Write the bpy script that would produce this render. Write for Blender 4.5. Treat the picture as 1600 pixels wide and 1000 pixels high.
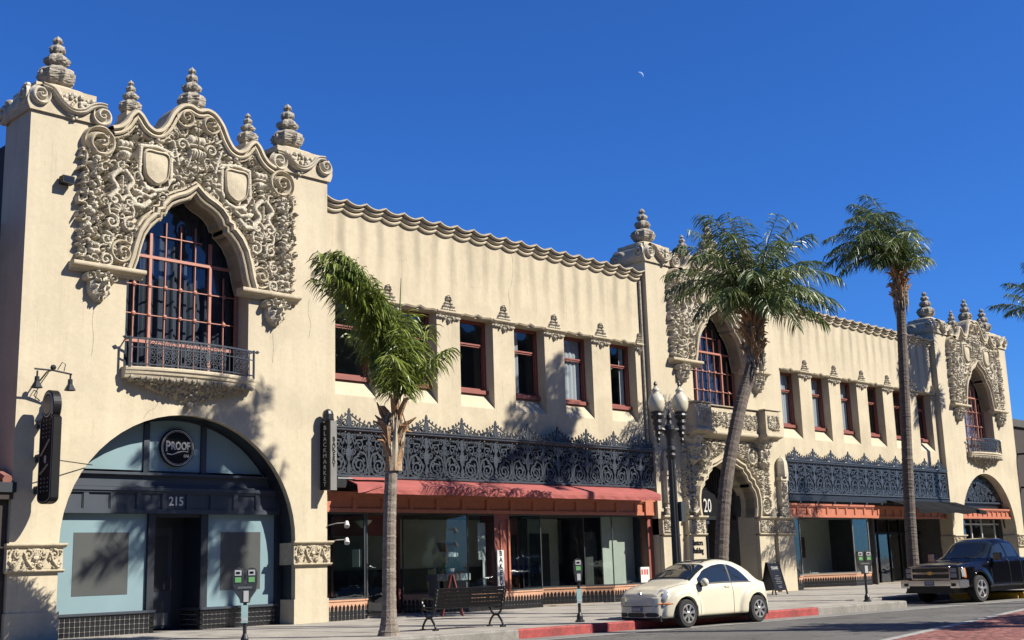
import bpy, math, random
import numpy as np
from mathutils import Vector, Matrix
from mathutils.geometry import tessellate_polygon
random.seed(7); rng = np.random.default_rng(7)
for o in list(bpy.data.objects): bpy.data.objects.remove(o)
SC = bpy.context.scene; COL = SC.collection
PI = math.pi
# ------------------------------------------------------------------ camera
cam_d = bpy.data.cameras.new('camera'); cam = bpy.data.objects.new('camera', cam_d); COL.objects.link(cam)
def cam_matrix(pos, ang, pitch, roll):
    a = PI/2 - ang
    fw = Vector((math.sin(a), math.cos(a), 0)); rt = Vector((math.cos(a), -math.sin(a), 0)); up = Vector((0, 0, 1))
    f2 = fw*math.cos(pitch) + up*math.sin(pitch); u2 = up*math.cos(pitch) - fw*math.sin(pitch)
    r3 = rt*math.cos(roll) + u2*math.sin(roll); u3 = u2*math.cos(roll) - rt*math.sin(roll)
    return Matrix(((r3.x, u3.x, -f2.x, pos[0]), (r3.y, u3.y, -f2.y, pos[1]), (r3.z, u3.z, -f2.z, pos[2]), (0, 0, 0, 1)))
CAMP = (-11.35, -26.44, 1.316)
cam.matrix_world = cam_matrix(CAMP, 0.77247, 0.19947, -0.03086)
cam_d.sensor_width = 36; cam_d.lens = 36*1894.55/1600; cam_d.clip_start = .1; cam_d.clip_end = 4000
SC.camera = cam
# ------------------------------------------------------------------ sky and sun
SUN = Vector((0.54, -1.0, 0.93)).normalized()          # towards the sun
world = bpy.data.worlds.new('World'); SC.world = world; world.use_nodes = True
wn = world.node_tree.nodes; wl = world.node_tree.links
sky = wn.new('ShaderNodeTexSky'); sky.sky_type = 'NISHITA'; sky.sun_disc = False
sky.sun_elevation = math.asin(SUN.z); sky.sun_rotation = math.atan2(SUN.x, SUN.y)
sky.altitude = 0; sky.air_density = 1.0; sky.dust_density = 0.15; sky.ozone_density = 6.0
bg = wn['Background']; bg.inputs['Strength'].default_value = SKY_STRENGTH = 0.05
hs = wn.new('ShaderNodeMix'); hs.data_type = 'RGBA'; hs.blend_type = 'MULTIPLY'; hs.inputs[0].default_value = 1; hs.inputs[7].default_value = (.33, .735, 1.36, 1)
wl.new(sky.outputs[0], hs.inputs[6]); wl.new(hs.outputs[2], bg.inputs['Color'])
sun_d = bpy.data.lights.new('sun', 'SUN'); sun_d.energy = 5.0; sun_d.angle = math.radians(.25); sun_d.color = (1, .94, .82)
sun = bpy.data.objects.new('sun', sun_d); COL.objects.link(sun)
sun.rotation_euler = SUN.to_track_quat('Z', 'Y').to_euler(); sun.location = (0, -40, 40)
vs = SC.view_settings; vs.view_transform = 'Standard'; vs.look = 'None'; vs.exposure = 1.1; vs.gamma = 1; vs.use_curve_mapping = False
SC.render.engine = 'CYCLES'
SC.cycles.max_bounces = 8; SC.cycles.diffuse_bounces = 2; SC.cycles.transparent_max_bounces = 24
# ------------------------------------------------------------------ materials
def nt(name):
    m = bpy.data.materials.new(name); m.use_nodes = True
    return m, m.node_tree.nodes, m.node_tree.links, m.node_tree.nodes['Principled BSDF']
def mat(name, col, rough=.6, metal=0., var=.12, scale=3., bump=0., bscale=60., spec=.5, coat=0., stretch=None, var2=0., scale2=25., spots=0., cracks=0.):
    m, N, L, B = nt(name)
    if metal < .5: col = [c*.565 for c in col]
    tc = N.new('ShaderNodeTexCoord'); src = tc.outputs['Object']
    if stretch:
        mp = N.new('ShaderNodeMapping'); mp.inputs['Scale'].default_value = stretch; L.new(src, mp.inputs['Vector']); src = mp.outputs[0]
    nz = N.new('ShaderNodeTexNoise'); nz.inputs['Scale'].default_value = scale; nz.inputs['Detail'].default_value = 6; L.new(src, nz.inputs['Vector'])
    cr = N.new('ShaderNodeValToRGB'); L.new(nz.outputs['Fac'], cr.inputs[0])
    cr.color_ramp.elements[0].position = .3; cr.color_ramp.elements[1].position = .7
    cr.color_ramp.elements[0].color = (*[c*(1-var) for c in col], 1); cr.color_ramp.elements[1].color = (*[min(1, c*(1+var)) for c in col], 1)
    out = cr.outputs[0]
    if var2:
        n2 = N.new('ShaderNodeTexNoise'); n2.inputs['Scale'].default_value = scale2; n2.inputs['Detail'].default_value = 4; L.new(src, n2.inputs['Vector'])
        mr = N.new('ShaderNodeMapRange'); mr.inputs[1].default_value = .3; mr.inputs[2].default_value = .7; mr.inputs[3].default_value = 1-var2; mr.inputs[4].default_value = 1+var2
        L.new(n2.outputs['Fac'], mr.inputs[0])
        mx = N.new('ShaderNodeMix'); mx.data_type = 'RGBA'; mx.blend_type = 'MULTIPLY'; mx.inputs[0].default_value = 1
        L.new(out, mx.inputs[6]); L.new(mr.outputs[0], mx.inputs[7]); out = mx.outputs[2]
    def mulby(o_, v_):
        mx = N.new('ShaderNodeMix'); mx.data_type = 'RGBA'; mx.blend_type = 'MULTIPLY'; mx.inputs[0].default_value = 1; L.new(o_, mx.inputs[6]); L.new(v_, mx.inputs[7]); return mx.outputs[2]
    if spots:
        for sc_, a_, b_ in ((9., .66, .70), (2.2, .58, .70), (.7, .55, .68)):
            n3 = N.new('ShaderNodeTexNoise'); n3.inputs['Scale'].default_value = sc_; n3.inputs['Detail'].default_value = 3; L.new(tc.outputs['Object'], n3.inputs['Vector'])
            mr = N.new('ShaderNodeMapRange'); mr.inputs[1].default_value = a_; mr.inputs[2].default_value = b_; mr.inputs[3].default_value = 1; mr.inputs[4].default_value = 1-spots; L.new(n3.outputs['Fac'], mr.inputs[0]); out = mulby(out, mr.outputs[0])
    if cracks:
        vo = N.new('ShaderNodeTexVoronoi'); vo.feature = 'DISTANCE_TO_EDGE'; vo.inputs['Scale'].default_value = cracks
        nw = N.new('ShaderNodeTexNoise'); nw.inputs['Scale'].default_value = 3; va = N.new('ShaderNodeVectorMath'); va.operation = 'ADD'; L.new(tc.outputs['Object'], nw.inputs['Vector']); L.new(tc.outputs['Object'], va.inputs[0]); L.new(nw.outputs['Color'], va.inputs[1]); L.new(va.outputs[0], vo.inputs['Vector'])
        mr = N.new('ShaderNodeMapRange'); mr.inputs[1].default_value = .004; mr.inputs[2].default_value = .012; mr.inputs[3].default_value = .45; mr.inputs[4].default_value = 1; L.new(vo.outputs['Distance'], mr.inputs[0]); out = mulby(out, mr.outputs[0])
    L.new(out, B.inputs['Base Color'])
    B.inputs['Roughness'].default_value = rough; B.inputs['Metallic'].default_value = metal
    B.inputs['Specular IOR Level'].default_value = spec; B.inputs['Coat Weight'].default_value = coat; B.inputs['Coat Roughness'].default_value = .03
    if bump:
        nb = N.new('ShaderNodeTexNoise'); nb.inputs['Scale'].default_value = bscale; nb.inputs['Detail'].default_value = 5; L.new(tc.outputs['Object'], nb.inputs['Vector'])
        bp = N.new('ShaderNodeBump'); bp.inputs['Strength'].default_value = bump; bp.inputs['Distance'].default_value = .02
        L.new(nb.outputs['Fac'], bp.inputs['Height']); L.new(bp.outputs[0], B.inputs['Normal'])
    return m
def stucco(name, col, streak=0.):
    col = [c*.655 for c in col]
    m, N, L, B = nt(name)
    tc = N.new('ShaderNodeTexCoord'); P = tc.outputs['Object']
    def noise(scale, detail=6, stretch=None, rough=.55):
        n = N.new('ShaderNodeTexNoise'); n.inputs['Scale'].default_value = scale; n.inputs['Detail'].default_value = detail; n.inputs['Roughness'].default_value = rough
        if stretch:
            mp = N.new('ShaderNodeMapping'); mp.inputs['Scale'].default_value = stretch; L.new(P, mp.inputs['Vector']); L.new(mp.outputs[0], n.inputs['Vector'])
        else: L.new(P, n.inputs['Vector'])
        return n.outputs['Fac']
    def rng_(v, a, b, c, d):
        r = N.new('ShaderNodeMapRange'); r.inputs[1].default_value = a; r.inputs[2].default_value = b; r.inputs[3].default_value = c; r.inputs[4].default_value = d
        L.new(v, r.inputs[0]); return r.outputs[0]
    def mul(a, b):
        x = N.new('ShaderNodeMath'); x.operation = 'MULTIPLY'
        for i, v in enumerate((a, b)):
            if isinstance(v, (int, float)): x.inputs[i].default_value = v
            else: L.new(v, x.inputs[i])
        return x.outputs[0]
    f = mul(mul(rng_(noise(.55), .3, .7, .90, 1.06), rng_(noise(9, 8), .3, .7, .95, 1.04)), rng_(noise(1.3, 5, (2.2, 1, .16)), .35, .7, .93, 1.03))
    # fine dark drips and spots
    f = mul(f, rng_(noise(5.0, 3, (3.0, 1, .10), .7), .60, .76, 1.0, .78))
    f = mul(f, rng_(noise(26, 2), .72, .80, 1.0, .76))
    f = mul(f, rng_(noise(.8, 2, (1, 1, .8), .3), .56, .60, 1.0, .945))
    f = mul(f, rng_(noise(2.1, 7, None, .75), .62, .74, 1.0, .80))
    if streak:      # rain streaks below the scalloped coping
        sp = N.new('ShaderNodeSeparateXYZ'); L.new(P, sp.inputs[0])
        a = N.new('ShaderNodeMath'); a.operation = 'MULTIPLY_ADD'; a.inputs[1].default_value = 2*PI/.7165; a.inputs[2].default_value = 1.2; L.new(sp.outputs[0], a.inputs[0])
        nn = mul(noise(.8, 3), 3.0); ad = N.new('ShaderNodeMath'); ad.operation = 'ADD'; L.new(a.outputs[0], ad.inputs[0]); L.new(nn, ad.inputs[1])
        sn = N.new('ShaderNodeMath'); sn.operation = 'SINE'; L.new(ad.outputs[0], sn.inputs[0])
        wav = rng_(sn.outputs[0], -.2, 1, 0, 1); fade = rng_(sp.outputs[2], 8.9, 10.6, 0, 1)
        amt = mul(mul(wav, fade), mul(rng_(noise(1.1, 4, (1.5, 1, .25)), .3, .7, .45, 1.2), streak))
        iv = N.new('ShaderNodeMath'); iv.operation = 'SUBTRACT'; iv.inputs[0].default_value = 1; L.new(amt, iv.inputs[1])
        f = mul(f, iv.outputs[0])
    mx = N.new('ShaderNodeMix'); mx.data_type = 'RGBA'; mx.blend_type = 'MULTIPLY'; mx.inputs[0].default_value = 1; mx.inputs[6].default_value = (*col, 1)
    L.new(f, mx.inputs[7]); L.new(mx.outputs[2], B.inputs['Base Color'])
    B.inputs['Roughness'].default_value = .9; B.inputs['Specular IOR Level'].default_value = .2
    n1 = N.new('ShaderNodeTexNoise'); n1.inputs['Scale'].default_value = 35; n1.inputs['Detail'].default_value = 8; L.new(P, n1.inputs['Vector'])
    n2 = N.new('ShaderNodeTexNoise'); n2.inputs['Scale'].default_value = 2.5; n2.inputs['Detail'].default_value = 4; L.new(P, n2.inputs['Vector'])
    ad = N.new('ShaderNodeMath'); ad.operation = 'MULTIPLY_ADD'; ad.inputs[1].default_value = 3.; L.new(n2.outputs['Fac'], ad.inputs[0]); L.new(n1.outputs['Fac'], ad.inputs[2])
    bp = N.new('ShaderNodeBump'); bp.inputs['Strength'].default_value = .35; bp.inputs['Distance'].default_value = .012; L.new(ad.outputs[0], bp.inputs['Height']); L.new(bp.outputs[0], B.inputs['Normal'])
    return m
def glass(name, tint=(.75, .8, .82), base=.05, rough=0.0):
    m = bpy.data.materials.new(name); m.use_nodes = True; N = m.node_tree.nodes; L = m.node_tree.links
    N.remove(N['Principled BSDF']); o = N['Material Output']
    t = N.new('ShaderNodeBsdfTransparent'); t.inputs[0].default_value = (*tint, 1)
    g = N.new('ShaderNodeBsdfGlossy'); g.inputs['Roughness'].default_value = rough; g.inputs[0].default_value = (.95, .97, 1, 1)
    lw = N.new('ShaderNodeLayerWeight'); lw.inputs[0].default_value = .5
    pw = N.new('ShaderNodeMath'); pw.operation = 'POWER'; pw.inputs[1].default_value = 4.5; L.new(lw.outputs['Facing'], pw.inputs[0])
    ad = N.new('ShaderNodeMath'); ad.operation = 'ADD'; ad.use_clamp = True; ad.inputs[1].default_value = base; L.new(pw.outputs[0], ad.inputs[0])
    # slightly wavy old glass
    tc = N.new('ShaderNodeTexCoord'); nz = N.new('ShaderNodeTexNoise'); nz.inputs['Scale'].default_value = 1.5; L.new(tc.outputs['Object'], nz.inputs[0])
    bp = N.new('ShaderNodeBump'); bp.inputs['Strength'].default_value = .08; bp.inputs['Distance'].default_value = .05; L.new(nz.outputs[0], bp.inputs['Height']); L.new(bp.outputs[0], g.inputs['Normal'])
    mx = N.new('ShaderNodeMixShader'); L.new(ad.outputs[0], mx.inputs[0]); L.new(t.outputs[0], mx.inputs[1]); L.new(g.outputs[0], mx.inputs[2])
    L.new(mx.outputs[0], o.inputs[0]); return m
M = {}
M['wall'] = stucco('wall_stucco', (.60, .522, .382))
M['wing'] = stucco('wing_stucco', (.60, .517, .374), .30)
M['stone'] = mat('cast_stone', (.68, .61, .48), .9, var=.14, scale=4, bump=.5, bscale=45, spec=.2, var2=.14, scale2=30)
M['stone_light'] = mat('cast_stone_light', (.62, .535, .39), .9, var=.12, scale=5, bump=.4, bscale=45, spec=.2, var2=.08)
M['stone_grey'] = mat('weathered_stone', (.43, .385, .31), .95, var=.3, scale=9, bump=.6, bscale=50, spec=.2, var2=.25)
M['red'] = mat('red_painted_wood', (.32, .09, .065), .55, var=.12, scale=5)
M['salmon'] = mat('salmon_window_bar', (.50, .20, .14), .55, var=.1)
M['orange'] = mat('terracotta_paint', (.55, .175, .09), .6, var=.12, scale=6, bump=.1)
M['awning'] = mat('red_awning_cloth', (.43, .105, .09), .8, var=.12, scale=2.5, bump=.15, bscale=12, var2=.06)
M['black_awning'] = mat('black_awning_cloth', (.016, .016, .018), .9, var=.2, spec=.08)
M['iron'] = mat('slate_iron_paint', (.060, .072, .092), .38, metal=.15, var=.25, scale=8, spec=.6, var2=.2)
M['iron_dark'] = mat('black_iron_paint', (.018, .019, .022), .4, var=.25, scale=8, spec=.5)
M['slate'] = mat('slate_blue_paint', (.042, .056, .080), .45, var=.1, scale=3)
M['slate_dark'] = mat('dark_slate_paint', (.018, .025, .037), .45, var=.1)
M['teal'] = mat('pale_teal_film', (.255, .375, .415), .35, var=.05, scale=1.2, spec=.5)
M['poster'] = mat('grey_poster', (.085, .092, .092), .4, var=.06)
M['black'] = mat('black_paint', (.010, .010, .012), .5, var=.2, spec=.15)
M['white'] = mat('white_paint', (.78, .78, .75), .5, var=.04)
M['letter'] = mat('pale_lettering', (.74, .72, .68), .6, var=.03)
M['tile'] = mat('black_glazed_tile', (.012, .013, .017), .16, var=.5, scale=9, spec=.6)
M['grout'] = mat('pale_grout', (.42, .40, .37), .9, var=.12, scale=20)
M['sill'] = mat('salmon_tile_sill', (.66, .36, .22), .55, var=.1, scale=6)
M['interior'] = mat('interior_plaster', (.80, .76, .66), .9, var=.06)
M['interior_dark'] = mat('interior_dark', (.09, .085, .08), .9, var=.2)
M['floor_in'] = mat('interior_floor', (.5, .42, .32), .5, var=.15)
M['curtain_dark'] = mat('navy_curtain', (.075, .085, .115), .9, var=.1, stretch=(8, 1, .3))
M['curtain'] = mat('sheer_white_curtain', (.72, .72, .72), .9, var=.06, stretch=(8, 1, .3))
M['curtain_pink'] = mat('pinkish_curtain', (.66, .58, .60), .9, var=.2, scale=2, stretch=(6, 1, .2))
M['glass'] = glass('window_glass', (.84, .87, .89), .03)
M['shop_glass'] = glass('shop_glass', (.84, .89, .89), .05)
M['brickwall'] = mat('old_red_brick', (.16, .055, .042), .9, var=.25, scale=10, bump=.3)
M['darkwall'] = mat('dark_brown_stucco', (.042, .030, .027), .9, var=.15, bump=.2)
M['concrete'] = mat('pavement_concrete', (.43, .395, .345), .92, var=.14, scale=1.2, bump=.25, bscale=80, var2=.10, scale2=14, spots=.28)
M['joint'] = mat('pavement_bed', (.07, .065, .06), .95)
M['kerb'] = mat('kerb_concrete', (.30, .28, .25), .9, var=.2, scale=4, bump=.3, var2=.15, spots=.25)
M['kerb_red'] = mat('red_kerb_paint', (.40, .055, .05), .75, var=.3, scale=5, bump=.3, var2=.25, scale2=18, spots=.3)
M['kerb_yellow'] = mat('yellow_kerb_paint', (.62, .36, .03), .75, var=.2, scale=5, var2=.2)
M['asphalt'] = mat('asphalt', (.155, .147, .137), .92, var=.2, scale=.5, bump=.6, bscale=120, var2=.12, scale2=40, spots=.3, cracks=.35)
M['gutter'] = mat('gutter_concrete', (.26, .245, .225), .9, var=.2, scale=1.5, bump=.3, var2=.15)
M['line'] = mat('worn_road_line', (.42, .41, .38), .85, var=.3, scale=6, var2=.3)
M['brick'] = mat('paving_brick', (.30, .105, .085), .85, var=.2, scale=3, bump=.3)
M['brick2'] = mat('paving_brick_pale', (.38, .16, .125), .85, var=.2, scale=3, bump=.3)
M['brick3'] = mat('paving_brick_dark', (.20, .075, .065), .85, var=.2, scale=3, bump=.3)
M['trunk'] = mat('palm_trunk', (.26, .215, .175), .95, var=.35, scale=3, bump=.8, bscale=30, stretch=(1, 1, 4), var2=.3, scale2=20)
M['trunk_dark'] = mat('palm_trunk_dark', (.15, .12, .10), .95, var=.35, scale=3, bump=.8, bscale=30, stretch=(1, 1, 4), var2=.3, scale2=20)
M['boot'] = mat('dry_leaf_base', (.46, .26, .13), .95, var=.4, scale=6, bump=.8, bscale=30, var2=.3)
M['husk'] = mat('pale_dry_sheath', (.50, .42, .31), .9, var=.25, scale=4, stretch=(4, 4, .6))
M['rachis'] = mat('palm_rachis', (.24, .27, .10), .6, var=.2)
def leafmat(name, a, b):
    a = [c*.72 for c in a]; b = [c*.72 for c in b]
    m, N, L, B = nt(name)
    oi = N.new('ShaderNodeObjectInfo'); tc = N.new('ShaderNodeTexCoord')
    nz = N.new('ShaderNodeTexNoise'); nz.inputs['Scale'].default_value = 2.2; L.new(tc.outputs['Object'], nz.inputs[0])
    ad = N.new('ShaderNodeMath'); ad.operation = 'MULTIPLY_ADD'; ad.inputs[1].default_value = .45; L.new(oi.outputs['Random'], ad.inputs[0]); L.new(nz.outputs[0], ad.inputs[2])
    cr = N.new('ShaderNodeValToRGB'); cr.color_ramp.elements[0].position = .4; cr.color_ramp.elements[1].position = 1
    cr.color_ramp.elements[0].color = (*a, 1); cr.color_ramp.elements[1].color = (*b, 1)
    L.new(ad.outputs[0], cr.inputs[0]); L.new(cr.outputs[0], B.inputs['Base Color'])
    B.inputs['Roughness'].default_value = .42; B.inputs['Specular IOR Level'].default_value = .5
    tr = N.new('ShaderNodeBsdfTranslucent'); L.new(cr.outputs[0], tr.inputs[0]); mx = N.new('ShaderNodeMixShader'); mx.inputs[0].default_value = .22
    L.new(B.outputs[0], mx.inputs[1]); L.new(tr.outputs[0], mx.inputs[2]); L.new(mx.outputs[0], N['Material Output'].inputs[0]); return m
M['leaf'] = leafmat('queen_palm_leaf', (.10, .15, .02), (.28, .33, .05))
M['leaf_dark'] = leafmat('palm_leaf_dark', (.055, .095, .02), (.19, .24, .06))
M['chrome'] = mat('chrome', (.75, .75, .76), .12, metal=1, var=.02)
M['alloy'] = mat('alloy_wheel', (.62, .62, .63), .28, metal=.9, var=.04)
M['rubber'] = mat('tyre_rubber', (.018, .018, .019), .85, var=.2)
M['car_white'] = mat('cream_car_paint', (.86, .80, .63), .25, var=.015, coat=.5)
M['car_black'] = mat('black_car_paint', (.004, .004, .006), .14, var=.03, spec=.35)
M['car_trim'] = mat('car_black_plastic', (.014, .014, .015), .5, var=.1)
M['car_glass'] = glass('car_glass', (.34, .38, .40), .06)
M['car_seat'] = mat('car_cabin_dark', (.045, .043, .042), .8)
M['lamp_glass'] = mat('headlamp_lens', (.50, .53, .54), .10, metal=.2, var=.1, scale=20)
M['amber'] = mat('amber_lens', (.75, .20, .03), .15, var=.05)
M['plate'] = mat('number_plate', (.20, .20, .27), .5, var=.25, scale=30)
M['gold'] = mat('gold_badge', (.62, .40, .11), .3, metal=.7)
M['globe'] = mat('frosted_lamp_globe', (.70, .65, .50), .28, var=.10, scale=6)
M['meter_grey'] = mat('meter_grey', (.10, .105, .11), .4, metal=.4)
M['green'] = mat('green_label', (.25, .62, .22), .5, var=.05)
M['aqua'] = mat('pale_aqua_label', (.52, .74, .72), .5, var=.1)
M['turf'] = mat('shop_turf', (.06, .14, .03), .9, var=.4, scale=30)
M['wood_red'] = mat('dark_red_wood', (.17, .035, .03), .5, var=.15)
M['steel'] = mat('grey_sign_edge', (.27, .265, .25), .5, metal=.3)
M['redprint'] = mat('red_print', (.62, .07, .06), .6)
M['moon'] = mat('moon_sky_tint', (.36, .56, .95), 1, var=.1, scale=.4, spec=0)  # blue of the sky in front of the moon put into its colour
M['painting'] = mat('dark_red_painting', (.11, .032, .012), .6, var=.6, scale=2)
# ------------------------------------------------------------------ geometry helpers
class MB:
    def __init__(s): s.v = []; s.f = []
    def add(s, V, F):
        o = len(s.v); s.v.extend([tuple(map(float, p)) for p in V]); s.f.extend([tuple(int(i)+o for i in f) for f in F]); return s
    def box(s, x0, x1, y0, y1, z0, z1):
        V = [(x, y, z) for z in (z0, z1) for y in (y0, y1) for x in (x0, x1)]
        return s.add(V, [(0, 2, 3, 1), (4, 5, 7, 6), (0, 1, 5, 4), (2, 6, 7, 3), (0, 4, 6, 2), (1, 3, 7, 5)])
    def rotbox(s, c, half, ang):
        ca, sa = math.cos(ang), math.sin(ang); V = []
        for z in (-1, 1):
            for y in (-1, 1):
                for x in (-1, 1): V.append((c[0]+x*half[0]*ca-y*half[1]*sa, c[1]+x*half[0]*sa+y*half[1]*ca, c[2]+z*half[2]))
        return s.add(V, [(0, 2, 3, 1), (4, 5, 7, 6), (0, 1, 5, 4), (2, 6, 7, 3), (0, 4, 6, 2), (1, 3, 7, 5)])
    def grid(s, P, close_u=False, close_v=False):
        P = np.asarray(P, float); n, m = P.shape[:2]; F = []
        for i in range(n if close_u else n-1):
            for j in range(m if close_v else m-1):
                a, b = i, (i+1) % n; c, d = j, (j+1) % m
                F.append((a*m+c, b*m+c, b*m+d, a*m+d))
        return s.add(P.reshape(-1, 3), F)
    def lathe(s, c, prof, n=16, mod=None, ax=None):
        """prof: (r,z) pairs; mod(i,theta)->radius factor"""
        P = np.zeros((len(prof), n, 3))
        for i, (r, z) in enumerate(prof):
            for j in range(n):
                t = 2*PI*j/n; rr = r*(mod(i, t) if mod else 1); P[i, j] = (rr*math.cos(t), rr*math.sin(t), z)
        if ax is not None:
            R = np.array(Vector(ax).to_track_quat('Z', 'Y').to_matrix()); P = P @ R.T
        P += np.array(c); s.grid(P, close_v=True)
        return s
    def tube(s, path, r, n=6, cap=True):
        path = [Vector(p) for p in path]; k = len(path); rs = r if hasattr(r, '__len__') else [r]*k
        P = np.zeros((k, n, 3)); up = Vector((0.013, .021, 1))
        prev = None
        for i, p in enumerate(path):
            t = (path[min(i+1, k-1)] - path[max(i-1, 0)]).normalized()
            if prev is None:
                a = t.cross(up)
                if a.length < .05: a = t.cross(Vector((0, 1, .02)))
            else: a = prev - t*prev.dot(t)
            a.normalize(); b = t.cross(a); prev = a
            for j in range(n):
                q = 2*PI*j/n; P[i, j] = p + (a*math.cos(q) + b*math.sin(q))*rs[i]
        o = len(s.v); s.grid(P, close_v=True)
        if cap: s.f.append(tuple(o+j for j in range(n))); s.f.append(tuple(o+(k-1)*n+j for j in reversed(range(n))))
        return s
    def prism(s, poly, y0, y1):
        """polygon in (x,z), extruded in y"""
        n = len(poly); V = [(x, y0, z) for x, z in poly] + [(x, y1, z) for x, z in poly]
        T = tessellate_polygon([[Vector((x, z, 0)) for x, z in poly]])
        F = [tuple(t) for t in T] + [tuple(i+n for i in reversed(t)) for t in T] + [(i, i+n, (i+1) % n+n, (i+1) % n) for i in range(n)]
        return s.add(V, F)
    def bar(s, path, w, d, y=0., closed=False, warp=None):
        """flat bar following a path in the xz plane"""
        p = np.asarray(path, float); n = len(p)
        if closed: t = np.roll(p, -1, 0)-np.roll(p, 1, 0)
        else: t = np.gradient(p, axis=0)
        t /= np.linalg.norm(t, axis=1)[:, None]+1e-9; nn = np.stack([-t[:, 1], t[:, 0]], 1)
        ww = np.asarray(w, float); ww = ww[:, None] if ww.ndim else ww
        a = p+nn*ww/2; b = p-nn*ww/2
        G = np.zeros((n, 4, 3))
        for j, (q, yy) in enumerate(((a, y-d/2), (b, y-d/2), (b, y+d/2), (a, y+d/2))):
            G[:, j, 0] = q[:, 0]; G[:, j, 2] = q[:, 1]; G[:, j, 1] = yy
        if warp is not None: G = warp(G)
        return s.grid(G, close_u=closed, close_v=True)
    def obj(s, name, m, parent=None, smooth=False, loc=None):
        me = bpy.data.meshes.new(name); me.from_pydata(s.v, [], s.f); me.materials.append(M[m] if isinstance(m, str) else m)
        if smooth: me.polygons.foreach_set('use_smooth', [True]*len(me.polygons))
        me.update(); o = bpy.data.objects.new(name, me); COL.objects.link(o)
        if parent is not None: o.parent = parent
        if loc is not None: o.location = loc
        return o
def fix_normals(o):
    import bmesh
    b = bmesh.new(); b.from_mesh(o.data); bmesh.ops.remove_doubles(b, verts=b.verts, dist=1e-4); bmesh.ops.recalc_face_normals(b, faces=b.faces); b.to_mesh(o.data); b.free(); return o
def inst(o, parent=None, loc=(0, 0, 0), rot=None, scale=None):
    c = o.copy(); COL.objects.link(c); c.parent = parent; c.location = loc
    if rot is not None: c.rotation_euler = rot
    if scale is not None: c.scale = scale
    return c
def copy_tree(o, parent=None):
    c = o.copy(); COL.objects.link(c); c.parent = parent
    for ch in list(o.children): copy_tree(ch, c)
    return c
def empty(name, loc=(0, 0, 0), rz=0., parent=None):
    o = bpy.data.objects.new(name, None); COL.objects.link(o); o.location = loc; o.rotation_euler = (0, 0, rz); o.parent = parent; o.empty_display_size = .3; return o
def tag(o, label, cat, group=None):
    o['label'] = label; o['category'] = cat
    if group: o['group'] = group
    return o
def struct(o, kind='structure'): o['kind'] = kind; return o
def text(name, body, m, size, parent=None, M4=None, sx=1., ext=.006, align='CENTER', bold=0.):
    cu = bpy.data.curves.new(name, 'FONT'); cu.body = body; cu.size = size; cu.align_x = align; cu.align_y = 'CENTER'; cu.extrude = ext; cu.resolution_u = 3; cu.offset = bold
    t = bpy.data.objects.new(name+'_tmp', cu); COL.objects.link(t); bpy.context.view_layer.update()
    me = bpy.data.meshes.new_from_object(t.evaluated_get(bpy.context.evaluated_depsgraph_get())); bpy.data.objects.remove(t); bpy.data.curves.remove(cu)
    me.name = name; me.transform(Matrix.Diagonal((sx, 1, 1, 1)))
    if M4 is not None: me.transform(M4)
    me.materials.clear(); me.materials.append(M[m]); o = bpy.data.objects.new(name, me); COL.objects.link(o); o.parent = parent; return o
def front(x, y, z): return Matrix.Translation((x, y, z)) @ Matrix.Rotation(PI/2, 4, 'X')      # text facing -Y
def spiral(cx, cz, r, turns, a0, d=1, n=22, r1=.12):
    k = np.linspace(0, 1, n); a = a0+d*2*PI*turns*k; rr = r*(1-k*(1-r1)); return np.stack([cx+rr*np.cos(a), cz+rr*np.sin(a)], 1)
def circ(cx, cz, r, n=12):
    a = np.arange(n)*2*PI/n; return np.stack([cx+r*np.cos(a), cz+r*np.sin(a)], 1)
def smooth_path(pts, n=8, closed=False):
    p = np.asarray(pts, float); k = len(p); out = []
    for i in range(k if closed else k-1):
        g = lambda j: p[(j) % k] if closed else p[min(max(j, 0), k-1)]
        a, b, c, d = g(i-1), g(i), g(i+1), g(i+2)
        for t in np.arange(n)/n: out.append(.5*((2*b)+(-a+c)*t+(2*a-5*b+4*c-d)*t*t+(-a+3*b-3*c+d)*t**3))
    if not closed: out.append(p[-1])
    return np.array(out)
def profile_sweep(mb, path, prof, inward=1, flip=1):
    """path (x,z) open; prof (offset,y): offset along the left normal"""
    p = np.asarray(path, float); t = np.gradient(p, axis=0); t /= np.linalg.norm(t, axis=1)[:, None]+1e-9
    nn = np.stack([-t[:, 1], t[:, 0]], 1)*inward; G = np.zeros((len(p), len(prof), 3))
    for j, (o, y) in enumerate(prof):
        q = p+nn*o; G[:, j, 0] = q[:, 0]; G[:, j, 1] = y; G[:, j, 2] = q[:, 1]
    return mb.grid(G)
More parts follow.
